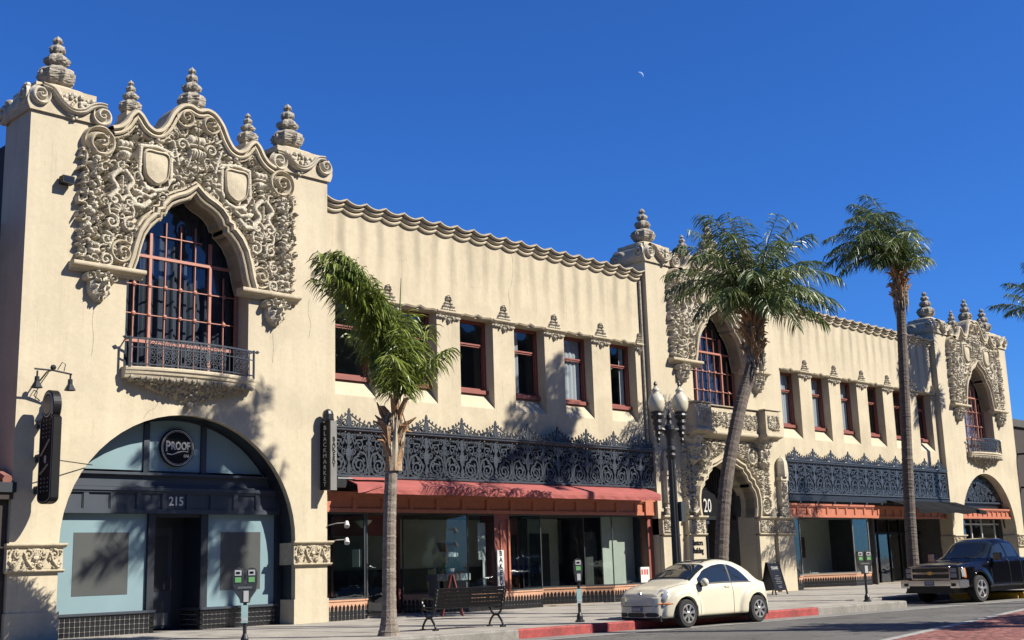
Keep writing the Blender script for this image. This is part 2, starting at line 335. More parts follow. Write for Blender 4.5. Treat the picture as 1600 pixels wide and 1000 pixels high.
class Relief:
    """carved panel: a height map built from scrolls, leaves, bosses; becomes real geometry"""
    def __init__(s, x0, x1, z0, z1, res):
        s.res = res; s.x = np.arange(x0, x1+res/2, res); s.z = np.arange(z0, z1+res/2, res); s.H = np.zeros((len(s.x), len(s.z)))
    def win(s, x0, x1, z0, z1):
        i0, i1 = np.searchsorted(s.x, [x0, x1]); j0, j1 = np.searchsorted(s.z, [z0, z1]); return slice(i0, i1), slice(j0, j1)
    def put(s, x0, x1, z0, z1, fn):
        a, b = s.win(x0, x1, z0, z1)
        if a.stop <= a.start or b.stop <= b.start: return
        X, Z = np.meshgrid(s.x[a], s.z[b], indexing='ij'); s.H[a, b] = np.maximum(s.H[a, b], fn(X, Z))
    def blob(s, cx, cz, r, h, rz=None, ang=0., groove=0.):
        rz = rz or r; R = max(r, rz); ca, sa = math.cos(ang), math.sin(ang)
        def fn(X, Z):
            u = ((X-cx)*ca+(Z-cz)*sa)/r; v = (-(X-cx)*sa+(Z-cz)*ca)/rz; d = u*u+v*v
            hh = h*np.sqrt(np.clip(1-d, 0, 1))**.8
            if groove: hh *= 1-groove*np.exp(-(u/.22)**2)
            return hh
        s.put(cx-R, cx+R, cz-R, cz+R, fn)
    def stroke(s, pts, w, h, taper=1.):
        p = np.asarray(pts, float); n = len(p)-1
        for i in range(n):
            k = 1-(1-taper)*i/max(n-1, 1); ww = w*k; a, b = p[i], p[i+1]; d = b-a; L2 = d@d+1e-12
            def fn(X, Z):
                t = np.clip(((X-a[0])*d[0]+(Z-a[1])*d[1])/L2, 0, 1); q = np.hypot(X-a[0]-t*d[0], Z-a[1]-t*d[1])/ww
                return h*(.55+.45*k)*np.clip(1-q**3.0, 0, 1)**.45
            s.put(min(a[0], b[0])-ww, max(a[0], b[0])+ww, min(a[1], b[1])-ww, max(a[1], b[1])+ww, fn)
    def scroll(s, cx, cz, r, a0, d=1, turns=1.5, w=None, h=.16):
        w = w or r*.19; s.stroke(spiral(cx, cz, r, turns, a0, d, 22, .15), w, h, .7); s.blob(cx, cz, r*.22, h*1.1)
    def leaf(s, x, z, ang, L, h=.16, lobes=4):
        ca, sa = math.cos(ang), math.sin(ang)
        for i in range(lobes):
            t = (i+.5)/lobes; px, pz = x+ca*L*t, z+sa*L*t; q = L*.34*(1.15-t)
            for sd in (-1, 1): s.blob(px-sa*sd*q*.55+ca*q*.3, pz+ca*sd*q*.55+sa*q*.3, q*.62, h*(1-.2*t), q*.30, ang+sd*.75)
        s.stroke([(x, z), (x+ca*L, z+sa*L)], L*.09, h*1.1, .4)
    def rosette(s, cx, cz, r, h=.18, n=6):
        for i in range(n):
            a = 2*PI*i/n+.3; s.blob(cx+r*.62*math.cos(a), cz+r*.62*math.sin(a), r*.40, h*.8, r*.25, a)
        s.blob(cx, cz, r*.3, h*1.15)
    def urn(s, cx, cz, k, h=.2):
        s.blob(cx, cz, k*.42, h, k*.30); s.blob(cx, cz+k*.36, k*.50, h*.9, k*.09); s.blob(cx, cz-k*.38, k*.15, h*.8, k*.16); s.blob(cx, cz-k*.58, k*.3, h*.85, k*.09)
        for i in (-1, 0, 1): s.blob(cx+i*k*.26, cz+k*.62, k*.2, h*.9, k*.24)
        for i in range(-3, 4): s.blob(cx+i*k*.11, cz-k*.02, k*.045, h*1.12, k*.24)
    def fill(s, inside, n, r0, r1, h, seed, thr=.05):
        R = np.random.default_rng(seed); k = 0
        for _ in range(n*30):
            if k >= n: break
            i, j = R.integers(0, len(s.x)), R.integers(0, len(s.z))
            if not inside[i, j] or s.H[i, j] > thr: continue
            x, z, r = s.x[i], s.z[j], R.uniform(r0, r1); c = R.integers(0, 6)
            if c < 3: s.scroll(x, z, r, R.uniform(0, 6.3), R.choice([-1, 1]), R.uniform(.9, 1.5), r*.24, h*R.uniform(.75, 1.1))
            elif c < 5: s.leaf(x, z, R.uniform(0, 6.3), r*1.7, h*R.uniform(.75, 1.1), 3)
            else: s.rosette(x, z, r*.8, h*R.uniform(.7, 1), 5)
            k += 1
    def mesh(s, mask, mirror_c=None, name='relief', m='stone', parent=None, y0=0., rough=.008, flip=False):
        H = s.H + rng.normal(0, rough, s.H.shape)*(s.H > .02); mb = MB(); nx, nz = H.shape
        vid = -np.ones((nx, nz), int); V = []
        cell = mask[:-1, :-1] & mask[1:, :-1] & mask[:-1, 1:] & mask[1:, 1:]
        use = np.zeros((nx, nz), bool); use[:-1, :-1] |= cell; use[1:, :-1] |= cell; use[:-1, 1:] |= cell; use[1:, 1:] |= cell
        full = np.zeros((nx, nz), int); full[:-1, :-1] += cell; full[1:, :-1] += cell; full[:-1, 1:] += cell; full[1:, 1:] += cell
        Hh = np.where(full == 4, H, -.01)
        sides = [1] if mirror_c is None else [1, -1]
        for sd in sides:
            I, J = np.nonzero(use); vid[I, J] = np.arange(len(I)); X = s.x[I] if mirror_c is None else mirror_c+sd*s.x[I]
            V = np.stack([X, y0-Hh[I, J], s.z[J]], 1); ci, cj = np.nonzero(cell)
            F = np.stack([vid[ci, cj], vid[ci+1, cj], vid[ci+1, cj+1], vid[ci, cj+1]], 1)
            if sd < 0: F = F[:, ::-1]
            mb.add(V, F)
        return mb.obj(name, m, parent)
def in_poly(X, Z, poly):
    poly = np.asarray(poly); r = np.zeros(X.shape, bool); n = len(poly)
    for i in range(n):
        x0, z0 = poly[i]; x1, z1 = poly[(i+1) % n]
        if z0 == z1: continue
        c = ((Z < z0) != (Z < z1)) & (X < (x1-x0)*(Z-z0)/(z1-z0)+x0); r ^= c
    return r
def volute(mb, cx, cz, R, y, dep, d=1, turns=1.6, a0=0., plane='xz', n=44, k=17):
    """snail scroll boss; plane xz faces -Y, plane yz faces -X"""
    G = np.zeros((k, n, 3))
    for i in range(k):
        for j in range(n):
            r = R*i/(k-1); t = 2*PI*j/n; ph = (r/R)*turns*1.0 - d*(t-a0)/(2*PI)
            fr = ph-math.floor(ph); g = .5+.5*math.cos(2*PI*fr)
            h = dep*(.62+.38*(1-r/R)) * (.14+.86*g**.6)
            if i == k-1: h = 0
            if i <= 1: h = dep*1.08
            G[i, j] = (cx+r*math.cos(t), y-h, cz+r*math.sin(t)) if plane == 'xz' else (y-h, cx+r*math.cos(t), cz+r*math.sin(t))
    if plane == 'yz': G = G[:, ::-1]
    return mb.grid(G[:, ::-1] if plane == 'xz' else G[:, ::-1], close_v=True)
# ================================================================== THE COMMERCIAL BUILDING
W = 8.5; X2 = 22.8; X3 = 45.75; C0 = W/2; YW = .27; PITCH = 14.3/6
B = tag(empty('commercial_building'), 'long cream stucco two-storey building with three carved towers and black iron grilles', 'building')
GABLE = [(0, 13.03), (.25, 13.10), (.5, 13.02), (.72, 12.78), (.85, 12.52), (.93, 12.38), (1.05, 12.24), (1.22, 12.19), (1.4, 12.28), (1.56, 12.48), (1.71, 12.57), (1.86, 12.45), (2.0, 12.22), (2.15, 12.08), (2.35, 12.0)]
OPEN = [(1.72, 6.02), (1.72, 8.47), (1.60, 8.5), (1.50, 8.8), (1.42, 9.15), (1.33, 9.45), (1.18, 9.70), (1.0, 9.88), (.9, 9.94), (.9, 10.05), (.79, 10.08), (.74, 10.22), (.62, 10.36), (.45, 10.46), (.26, 10.54), (.1, 10.64), (0, 10.78)]
def both(half, c):      # half profile (t,z) outer->centre; returns left-to-right (x,z)
    L = [(c-t, z) for t, z in half]; R = [(c+t, z) for t, z in reversed(half) if t > 0]; return L+R
gable_lr = both(list(reversed(GABLE)), C0); open_lr = both(OPEN, C0)
def arch_lr(c=4.3, hw=3.18, z0=2.1, top=5.17, base=0., n=30):
    a = np.linspace(PI, 0, n); return [(c-hw, base)]+[(c+hw*math.cos(t), z0+(top-z0)*math.sin(t)) for t in a]+[(c+hw, base)]
ARCH = arch_lr()
PORTAL = both([(1.72, 0), (1.72, 2.83), (1.79, 3.2), (1.78, 3.55), (1.70, 3.8), (1.5, 3.98), (1.5, 4.1), (1.28, 4.2), (1.2, 4.38), (1.0, 4.52), (.98, 4.62), (.75, 4.68), (.5, 4.78), (.22, 4.9), (0, 5.07)], C0)
def wall_mesh(outer, holes, y):
    loops = [outer]+holes; T = tessellate_polygon([[Vector((x, z, 0)) for x, z in l] for l in loops])
    V = [(x, y, z) for l in loops for x, z in l]; return V, [tuple(t) for t in T]
def tower_wall(low):
    mb = MB(); outer = [(0, 0)]+low+[(W, 0), (W, 12.08)]+[(x, z) for x, z in reversed(gable_lr)]+[(0, 12.08)]
    V, F = wall_mesh(outer, [open_lr], 0.); mb.add(V, F)
    mb.box(0, .4, .004, 1.36, 0, 12.08); mb.box(W-.4, W, .004, 1.36, 0, 12.08)          # returns
    mb.box(.4, W-.4, .5, 1.36, 11.2, 12.06)                                               # body behind gable
    # reveals
    for path, d in ((open_lr, .5), (low, .75)):
        p = np.array(path); G = np.zeros((len(p), 2, 3)); G[:, 0, 0] = G[:, 1, 0] = p[:, 0]; G[:, 0, 2] = G[:, 1, 2] = p[:, 1]; G[:, 1, 1] = d; mb.grid(G)
    o = mb.obj('tower_wall', 'wall'); fix_normals(o); return o
def gable_back():
    mb = MB(); p = [(x, z-.05) for x, z in gable_lr]; mb.prism([(p[0][0], 11.3)]+p+[(p[-1][0], 11.3)], .02, .45); return mb.obj('gable_wall', 'wall')
def coping():
    mb = MB(); path = smooth_path(gable_lr, 4); prof = [(.05, .46), (.05, .46), (-.03, .46), (-.05, -.20), (-.02, -.29), (.05, -.30), (.075, -.26), (.077, -.15), (.115, -.15), (.117, -.25), (.16, -.27), (.195, -.24), (.197, -.13), (.225, -.13), (.227, -.19), (.265, -.17), (.27, .0)]
    profile_sweep(mb, path, prof, inward=-1)
    o = mb.obj('gable_coping', 'stone_light', smooth=False)
    return o
def arch_moulding():
    mb = MB(); half = OPEN[2:]; path = both(half, C0)
    profile_sweep(mb, path, [(0, .45), (0, -.08), (.015, -.10), (.035, -.10), (.037, -.19), (.075, -.21), (.095, -.19), (.097, -.09), (.14, -.09), (.142, -.24), (.19, -.29), (.25, -.27), (.265, -.22), (.267, -.12), (.30, -.12), (.302, -.19), (.345, -.19), (.365, -.12), (.37, 0)])
    return mb.obj('arch_moulding', 'stone_light')
def volutes():
    out = []
    for sd in (-1, 1):
        for x, z, R_, y, dep, d, tn, a0 in ((2.60, 11.57, .43, 0, .34, -sd, 2.2, PI/2), (.36, 12.73, .29, -.05, .34, sd, 1.8, PI/2), (1.96, 8.93, .34, 0, .34, sd, 1.9, 0)):
            out.append(volute(MB(), C0+sd*x, z, R_, y, dep, d=d, turns=tn, a0=a0).obj('volute', 'stone_light'))
    return out
def crest():
    R = Relief(0, 3.22, 8.5, 13.1, .023)
    X, Z = np.meshgrid(R.x, R.z, indexing='ij')
    inner = [(0, 11.05), (.12, 10.92), (.5, 10.72), (.85, 10.45), (1.1, 10.2), (1.3, 10.0), (1.52, 9.6), (1.66, 9.2), (1.74, 8.9), (1.74, 8.5)]
    core = [(3.0, 8.5), (3.0, 11.3), (2.7, 11.7), (2.4, 11.85), (2.1, 11.9), (1.71, 12.4), (1.4, 12.1), (1.2, 12.0), (.95, 12.15), (.75, 12.6), (.5, 12.85), (0, 12.95)]+inner
    ins = in_poly(X, Z, core)
    R.rosette(1.13, 11.95, .25, .34, 7); R.rosette(.50, 11.12, .27, .34, 7); R.urn(1.95, 11.40, .46, .34); R.urn(0, 11.85, .6, .36); R.urn(0, 12.5, .34, .30); R.rosette(0, 11.28, .22, .34)
    R.leaf(.52, 11.45, 1.3, .6, .28, 4); R.leaf(.55, 12.25, .7, .45, .26, 4); R.leaf(.28, 11.45, 1.9, .4, .26, 4); R.scroll(.48, 12.55, .17, 0, 1, 1.5, .05, .27); R.scroll(.42, 12.02, .16, PI, -1, 1.4, .05, .28)
    for sx in (-1, 1):      # lyre of two S scrolls under the urn
        R.stroke(smooth_path([(2.02+sx*.07, 10.98), (2.02+sx*.27, 10.74), (2.02+sx*.13, 10.5), (2.02+sx*.32, 10.24)], 6), .075, .33); R.scroll(2.02+sx*.19, 10.22, .17, PI if sx > 0 else 0, -sx, 1.4, .055, .33)
        R.scroll(2.02+sx*.23, 9.66, .18, PI/2, sx, 1.4, .055, .30)
    for i in range(7):       # shell
        a = PI*(i+.5)/7; R.blob(2.02+.15*math.cos(a), 9.92+.15*math.sin(a), .15, .34, .05, a)
    R.stroke(smooth_path([(1.72, 9.85), (1.70, 10.05), (1.86, 10.18)], 5), .05, .28); R.stroke(smooth_path([(2.32, 9.85), (2.34, 10.05), (2.18, 10.18)], 5), .05, .28)
    for zz, d in ((9.22, 1), (8.72, -1)): R.scroll(2.36, zz, .17, PI/2*d, d, 1.5, .05, .28)
    R.leaf(2.05, 9.45, 1.2, .3, .26, 3); R.leaf(2.2, 9.35, -1.3, .4, .26, 4)
    R.stroke([(1.56, 11.72), (1.59, 11.0), (1.4, 10.70), (1.15, 10.64), (.88, 10.73), (.73, 11.0), (.73, 11.7), (1.15, 11.78), (1.56, 11.72)], .07, .30)
    R.blob(1.56, 10.50, .18, .34, .10, .5); R.blob(1.38, 10.63, .11, .36); R.blob(1.76, 10.26, .22, .30, .09, -.7)      # little reclining figure
    R.stroke([(1.78, 10.2), (1.46, 10.17), (1.3, 10.33)], .08, .32); R.stroke([(1.5, 10.5), (1.3, 10.45), (1.15, 10.55)], .06, .32)
    rr = np.random.default_rng(3); z = 8.60      # outer column of fruit drops beside a deep channel
    while z < 11.2:
        for k in range(3): q = rr.uniform(.045, .095); R.blob(2.70+rr.uniform(-.13, .13), z+rr.uniform(-.06, .06), q, rr.uniform(.26, .40), q*rr.uniform(.7, 1.2), rr.uniform(0, 3))
        if rr.uniform() < .45: R.leaf(2.70+rr.uniform(-.08, .08), z, rr.uniform(.6, 2.5), rr.uniform(.18, .28), .34, 3)
        z += rr.uniform(.10, .17)
    z = 8.62
    while z < 11.3:
        q = rr.uniform(.085, .155); d = rr.choice([-1, 1])
        if rr.uniform() < .62: R.scroll(2.98+rr.uniform(-.03, .03), z+q*.6, q, rr.uniform(0, 6.3), d, rr.uniform(1.0, 1.5), q*.28, rr.uniform(.22, .30))
        else: R.leaf(2.95, z, PI/2+rr.uniform(-.5, .5), q*2.2, .27, 3)
        R.blob(3.05+rr.uniform(-.02, .03), z+q*1.5, rr.uniform(.04, .075), .24, rr.uniform(.035, .07)); z += q*rr.uniform(1.5, 2.0)
    R.fill(ins, 95, .10, .16, .30, 11, .02); R.fill(ins, 120, .06, .085, .27, 12, .004); R.fill(ins, 60, .035, .05, .22, 13, .002)
    R.H *= .76
    R.H = np.where((abs(X-1.15) < .34) & (abs(Z-11.22) < .42), .0, R.H)
    ins2 = ins | ((R.H > .03) & (X > 2.9))
    R.leaf(2.02, 10.42, PI/2, .42, .2, 4)
    R.H = np.where(ins2, R.H+.010, 0)
    return R.mesh(ins2, C0, 'carved_crest', 'stone', rough=.004)
def shield():
    mb = MB(); o = [(-.33, .40), (0, .44), (.33, .40), (.35, 0), (.29, -.26), (.12, -.40), (0, -.44), (-.12, -.40), (-.29, -.26), (-.35, 0)]
    p = smooth_path(o, 4, True); n = len(p); G = []
    for s_, y in ((1.0, .02), (1.0, -.26), (.90, -.30), (.86, -.25), (.80, -.25), (.4, -.275), (.02, -.28)): G.append([(x*s_, y, z*s_) for x, z in p])
    mb.grid(np.array(G), close_v=True); ob = mb.obj('shield', 'stone_light'); fix_normals(ob); return ob
def corbel():
    R = Relief(0, .46, 7.62, 8.40, .02); X, Z = np.meshgrid(R.x, R.z, indexing='ij')
    ins = ((X/.30)**2+((Z-8.08)/.42)**2 < 1) | ((X < .42) & (Z > 8.12) & (Z < 8.38) & (((X-.30)/.13)**2+((Z-8.23)/.13)**2 < 1)) | ((X < .27) & (Z > 8.2))
    R.blob(0, 8.05, .30, .26, .36); R.blob(0, 8.06, .05, .42, .13); R.blob(.11, 8.17, .09, .36, .035, .25); R.blob(.15, 8.02, .07, .33, .06); R.blob(0, 7.93, .11, .33, .025); R.blob(0, 7.84, .10, .36, .05); R.blob(0, 8.3, .14, .34, .07)
    R.scroll(.30, 8.24, .12, PI, -1, 1.3, .035, .28); R.leaf(.05, 7.83, -PI/2, .17, .22, 3); R.leaf(.18, 7.95, -1.2, .2, .2, 3); R.blob(.12, 8.36, .06, .33)
    R.H[(((X-.10)/.05)**2+((Z-8.105)/.035)**2 < 1)] = .16; R.H[((X/.07)**2+((Z-7.885)/.03)**2 < 1)] = .14
    return R.mesh(ins, 0, 'mask_corbel', 'stone', rough=.004)
def moulded_ledge(x0, x1, z0, z1, dep, m='stone_light', name='ledge', y=0.):
    h = z1-z0; prof = [(0, 0), (.25, .10), (.45, .28), (.55, .30), (.6, .55), (.75, .85), (.95, .95), (1., 1.)]
    mb = MB(); G = []
    pts = [(y+.02, z0)]+[(y-dep*d, z0+h*t) for d, t in ((.35, 0), (.42, .22), (.70, .42), (.95, .52), (1., .66), (1., .9), (.95, 1.))]+[(y+.02, z1)]
    for x in (x0, x1): G.append([(x, a, b) for a, b in pts])
    mb.grid(np.array(G)); n = len(pts)
    for x in (x0, x1): mb.add([(x, a, b) for a, b in pts], [tuple(range(n))])
    o = mb.obj(name, m, B); fix_normals(o); return o
def pier_block(right=False):
    """block with scrolls on top of each pier; left pier local 0..1.9"""
    mb = MB(); d = .0
    top = smooth_path([(-.06, 12.04), (-.13, 12.25), (-.08, 12.45), (.02, 12.62), (.22, 12.70), (.7, 12.68), (1.25, 12.62), (1.5, 12.55), (1.72, 12.45), (1.9, 12.36), (1.95, 12.2), (1.85, 12.04)], 4)
    mb.prism([tuple(q) for q in top], -.07, 1.45)
    mb.box(.12, 1.62, .08, 1.34, 12.66, 12.80)
    P = [(.78*1.0, 12.80), (.74, 12.84), (.60, 12.86), (.50, 12.92), (.30, 12.97)]
    G = []
    for s_, z in ((1.0, 12.79), (.96, 12.85), (.80, 12.89), (.62, 12.90), (.55, 12.97), (.0, 12.98)):
        G.append([(.87+s_*.70*np.sign(math.cos(t))*abs(math.cos(t))**.6, .71+s_*.60*np.sign(math.sin(t))*abs(math.sin(t))**.6, z) for t in np.arange(24)*2*PI/24])
    mb.grid(np.array(G), close_v=True)
    o = mb.obj('pier_block', 'stone_light'); fix_normals(o); return o
def pier_scroll():
    mb = MB()
    volute(mb, .16, 12.42, .25, -.07, .17, d=1, turns=1.8, a0=PI/2); volute(mb, 1.70, 12.26, .27, -.07, .17, d=-1, turns=1.8, a0=PI/2)
    S = smooth_path([(.18, 12.65), (.42, 12.60), (.60, 12.40), (.80, 12.25), (1.0, 12.20), (1.22, 12.26), (1.42, 12.42), (1.62, 12.50), (1.78, 12.50)], 8)
    profile_sweep(mb, S, [(-.07, -.05), (-.07, -.17), (-.035, -.22), (0, -.17), (.035, -.22), (.07, -.17), (.07, -.05)])
    # same scroll on the outer side face
    volute(mb, .18, 12.42, .24, -.05, .16, d=-1, turns=1.8, a0=PI/2, plane='yz'); volute(mb, 1.28, 12.24, .26, -.05, .18, d=1, turns=1.8, a0=PI/2, plane='yz')
    for (y, z) in S[::2]:
        yy = .1+(y-.18)*.66
        mb.lathe((-.07, yy, z), [(0, -.07), (.06, -.05), (.085, 0), (.06, .05), (0, .07)], 6)
    R_ = np.random.default_rng(5)
    for _ in range(46):      # foliage between the scrolls
        x = R_.uniform(.55, 1.5); z = R_.uniform(12.36, 12.62)-.10*abs(x-1)
        if z < 12.30+.35*(x-1.0)**2: continue
        r = R_.uniform(.03, .075); mb.lathe((x, -.09, z), [(0, -r), (r*.8, -r*.6), (r, 0), (r*.8, r*.6), (0, r)], 6)
    for x, z, r in ((.95, 12.12, .07), (1.05, 12.06, .055), (.87, 12.14, .05), (.98, 12.02, .04)): mb.lathe((x, -.08, z), [(0, -r), (r*.8, -r*.6), (r, 0), (r*.8, r*.6), (0, r)], 6)
    return mb.obj('pier_scroll', 'stone')
def finial(h, r, seed, name='finial'):
    R_ = np.random.default_rng(seed)
    prof = [(.55, 0), (.62, .02), (.52, .05), (.78, .09), (.95, .16), (1, .24), (.95, .31), (.75, .37), (.46, .41), (.42, .43), (.62, .47), (.70, .53), (.60, .59), (.34, .63), (.30, .66), (.44, .70), (.46, .75), (.30, .80), (.17, .82), (.19, .85), (.30, .89), (.22, .93), (.09, .97), (0, 1.)]
    # dense rings
    t = np.linspace(0, 1, 46); zr = np.array([p[1] for p in prof]); rr = np.array([p[0] for p in prof]); pr = [(np.interp(q, zr, rr)*r, q*h) for q in t]
    nz = R_.normal(0, 1, (46, 24))
    def mod(i, th):
        q = t[i]; lob = 8 if q < .42 else 6
        a = .5+.5*math.cos(lob*th+(PI if q > .42 and q < .66 else 0)); bump = .20 if .08 < q < .97 else .02
        row = 1.
        return 1+bump*(a*row-.45)+.035*nz[i, int(th/(2*PI)*24) % 24]
    mb = MB().lathe((0, 0, 0), pr, 24, mod)
    n = 9                                              # curled leaf tips standing out from the bulb
    for ring, z, k in ((.94, .24, .12), (.60, .50, .09), (.38, .70, .07), (.24, .875, .05)):
        for i in range(n):
            a = 2*PI*i/n+z*5; q = r*ring; c = (q*math.cos(a), q*math.sin(a), z*h); e = k*r*1.5
            mb.lathe(c, [(0, -e), (e*.6, -e*.6), (e*.85, 0), (e*.6, e*.7), (0, e*1.2)], 5)
    return mb.obj(name, 'stone_grey')
def cap_relief():
    R = Relief(0, 1.38, 1.54, 2.0, .02); X, Z = np.meshgrid(R.x, R.z, indexing='ij'); m = np.ones(X.shape, bool)
    for x, d in ((.22, 1), (.50, -1), (.88, 1), (1.16, -1)): R.scroll(x, 1.86, .10, PI/2, d, 1.3, .028, .07); R.stroke(smooth_path([(x+d*.1, 1.88), (x+d*.03, 1.72), (x-d*.08, 1.60)], 5), .032, .065); R.scroll(x-d*.1, 1.64, .07, 0, d, 1.2, .022, .06)
    R.urn(.69, 1.78, .2, .075); R.blob(.69, 1.96, .12, .07, .05); R.fill(m, 30, .03, .05, .05, 9, .01); R.H += .004
    return R.mesh(m, None, 'capital_relief', 'stone_light', rough=.003)
# ---- prototypes
P_wall1 = tower_wall(ARCH); P_wall2 = tower_wall(PORTAL)
protos = dict(gable=gable_back(), coping=coping(), arch=arch_moulding(), crest=crest(), shield=shield(), corbel=corbel(), block=pier_block(), pscroll=pier_scroll(), caprel=cap_relief(), fin_a=finial(1.42, .42, 1), fin_b=finial(.95, .26, 2), fin_c=finial(1.28, .34, 3))
def window_tower(ox, curtain):
    w = MB()
    ztop = lambda t: np.interp(abs(t), [p[0] for p in reversed(OPEN[2:])], [p[1] for p in reversed(OPEN[2:])]) if abs(t) < 1.55 else 8.5
    y = .5; c = C0
    for t, r in ((-1.27, .011), (-.85, .036), (-.42, .011), (0, .011), (.42, .011), (.85, .036), (1.27, .011)):
        z1 = min(ztop(t)+.1, 9.75 if abs(t) > .5 else 10.1)
        if abs(t) > 1.2: z1 = 8.9
        w.box(c+t-r, c+t+r, y-r-.01, y+.03, 6.15, z1)
    for z, r, hw in ((6.98, .04, 1.72), (7.66, .011, 1.72), (8.40, .011, 1.72), (9.14, .036, 1.45), (9.72, .012, .6)): w.box(c-hw, c+hw, y-r-.014, y+.02, z-r, z+r)
    for t in (-1.27, -.85, -.42, 0, .42, .85, 1.27):
        for z in (7.66, 8.40): w.lathe((c+t, y-.03, z), [(0, .05), (.05, .03), (.065, 0), (.05, -.02), (0, -.02)], 6, ax=(0, -1, 0))
    w.box(c-1.72, c-1.62, y-.02, y+.05, 6.1, 8.6); w.box(c+1.62, c+1.72, y-.02, y+.05, 6.1, 8.6)
    f = w.obj('arched_window', 'salmon', B, loc=(ox, 0, 0))
    g = MB().box(c-1.75, c+1.75, y+.055, y+.062, 6.05, 10.85); g.obj('pane', 'glass', f)
    cw = MB(); xs = np.linspace(c-1.8, c+1.8, 120); G = np.zeros((120, 2, 3)); G[:, 0, 0] = G[:, 1, 0] = xs; G[:, 0, 2] = 6.05; G[:, 1, 2] = 10.85
    G[:, :, 1] = (y+.35+.07*np.sin(xs*19)+.03*np.sin(xs*47+1))[:, None]; cw.grid(G); cw.obj('curtain', curtain, f, smooth=True)
def bow(x, c=C0, hw=1.78): return -.24-.34*max(0., math.cos(PI/2*min(1, abs(x-c)/hw)))**.8
def balcony(ox):
    n = 41; hw = 1.80; xs = np.linspace(C0-hw, C0+hw, n); G = []
    prof = [(0.02, 6.20), (1.0, 6.20), (1.04, 6.17), (1.04, 6.12), (.97, 6.09), (.95, 6.03), (.88, 6.00), (.84, 5.94)]
    for x in xs:
        b = bow(x, C0, hw); q = 1-abs(x-C0)/hw; zb = 5.94-.50*q**.95
        row = [(x, b*k if k > .5 else .02, z) for k, z in prof]
        for s_ in (.2, .45, .7, .9, 1.): row.append((x, (b*.84)*(1-s_)-.03, 5.94-(5.94-zb)*s_**1.3))
        row.append((x, .02, zb)); G.append(row)
    mb = MB().grid(np.array(G)); r0, r1 = G[0], G[-1]
    mb.add(r0, [tuple(range(len(r0)))]); mb.add(r1, [tuple(range(len(r1)))])
    o = mb.obj('balcony', 'stone_light', B, loc=(ox, 0, 0)); fix_normals(o)
    lp = MB(); R_ = np.random.default_rng(21)      # carved foliage of the underside
    for _ in range(330):
        x = C0+R_.uniform(-1.7, 1.7); q = 1-abs(x-C0)/hw; b = bow(x, C0, hw); zb = 5.94-.50*q**.95; s_ = R_.uniform(0, 1)
        y = (b*.84)*(1-s_)-.03; z = 5.94-(5.94-zb)*s_**1.3; r = R_.uniform(.025, .07)
        lp.lathe((x, y-.01, z), [(0, -r*1.2), (r*.8, -r*.6), (r, 0), (r*.8, r*.6), (0, r)], 5)
    lp.lathe((C0, -.10, 5.40), [(0, -.09), (.06, -.06), (.09, 0), (.07, .06), (0, .1)], 8)
    lp.obj('carved_apron', 'stone_grey', o)
    rl = MB(); warp = lambda G: np.stack([G[..., 0], G[..., 1]+np.vectorize(lambda v: bow(v, C0, hw)*.96)(G[..., 0]), G[..., 2]], -1)
    xs = np.linspace(C0-1.74, C0+1.74, 40)
    for z, w in ((6.26, .03), (6.66, .022), (6.88, .04)): rl.bar(np.stack([xs, np.full(40, z)], 1), w, .035, warp=warp)
    for x in np.arange(-1.72, 1.73, .172):
        if any(a < x < b for a, b in ((-1.30, -.60), (-.42, .72), (1.0, 1.5))) and abs(x) > .01: continue
        rl.bar([(C0+x, 6.20), (C0+x, 6.55), (C0+x, 6.88)], .022, .022, warp=warp)
    for sx in (-1.72, 1.72): rl.bar([(C0+sx, 6.18), (C0+sx, 6.5), (C0+sx, 6.92)], .05, .05, warp=warp); rl.tube([(C0+sx, bow(C0+sx)*.96, 6.88), (C0+sx*1.03, bow(C0+sx)*.9, 6.88), (C0+sx*1.07, bow(C0+sx)*.9, 6.89), (C0+sx*1.11, bow(C0+sx)*.9, 6.90)], [.02, .02, .05, .005], 6)
    for sx in (-1.72, 1.72): rl.box(C0+sx-.012, C0+sx+.012, bow(C0+sx)*.96, 0, 6.86, 6.89)
    for a, b in ((-1.30, -.60), (-.42, .72), (1.0, 1.5)):
        k = max(2, round((b-a)/.2)); st = (b-a)/k
        for i in range(k):
            for j, z in enumerate((6.35, 6.50, 6.63, 6.76)):
                cx = C0+a+(i+.5)*st; d = 1 if (i+j) % 2 else -1
                rl.bar(spiral(cx, z, .085, 1.3, PI/2 if d > 0 else -PI/2, d, 14, .2), .018, .02, warp=warp)
                rl.bar(circ(cx+st/2, z+.07, .035, 8), .015, .02, closed=True, warp=warp)
        for x in (a, b): rl.bar([(C0+x, 6.22), (C0+x, 6.55), (C0+x, 6.88)], .022, .022, warp=warp)
    rl.bar([(C0+.2, 6.44), (C0+.2, 6.55), (C0+.2, 6.66)], [.05, .16, .05], .03, warp=warp)
    rl.obj('railing', 'iron', o)
PV_ = volutes()
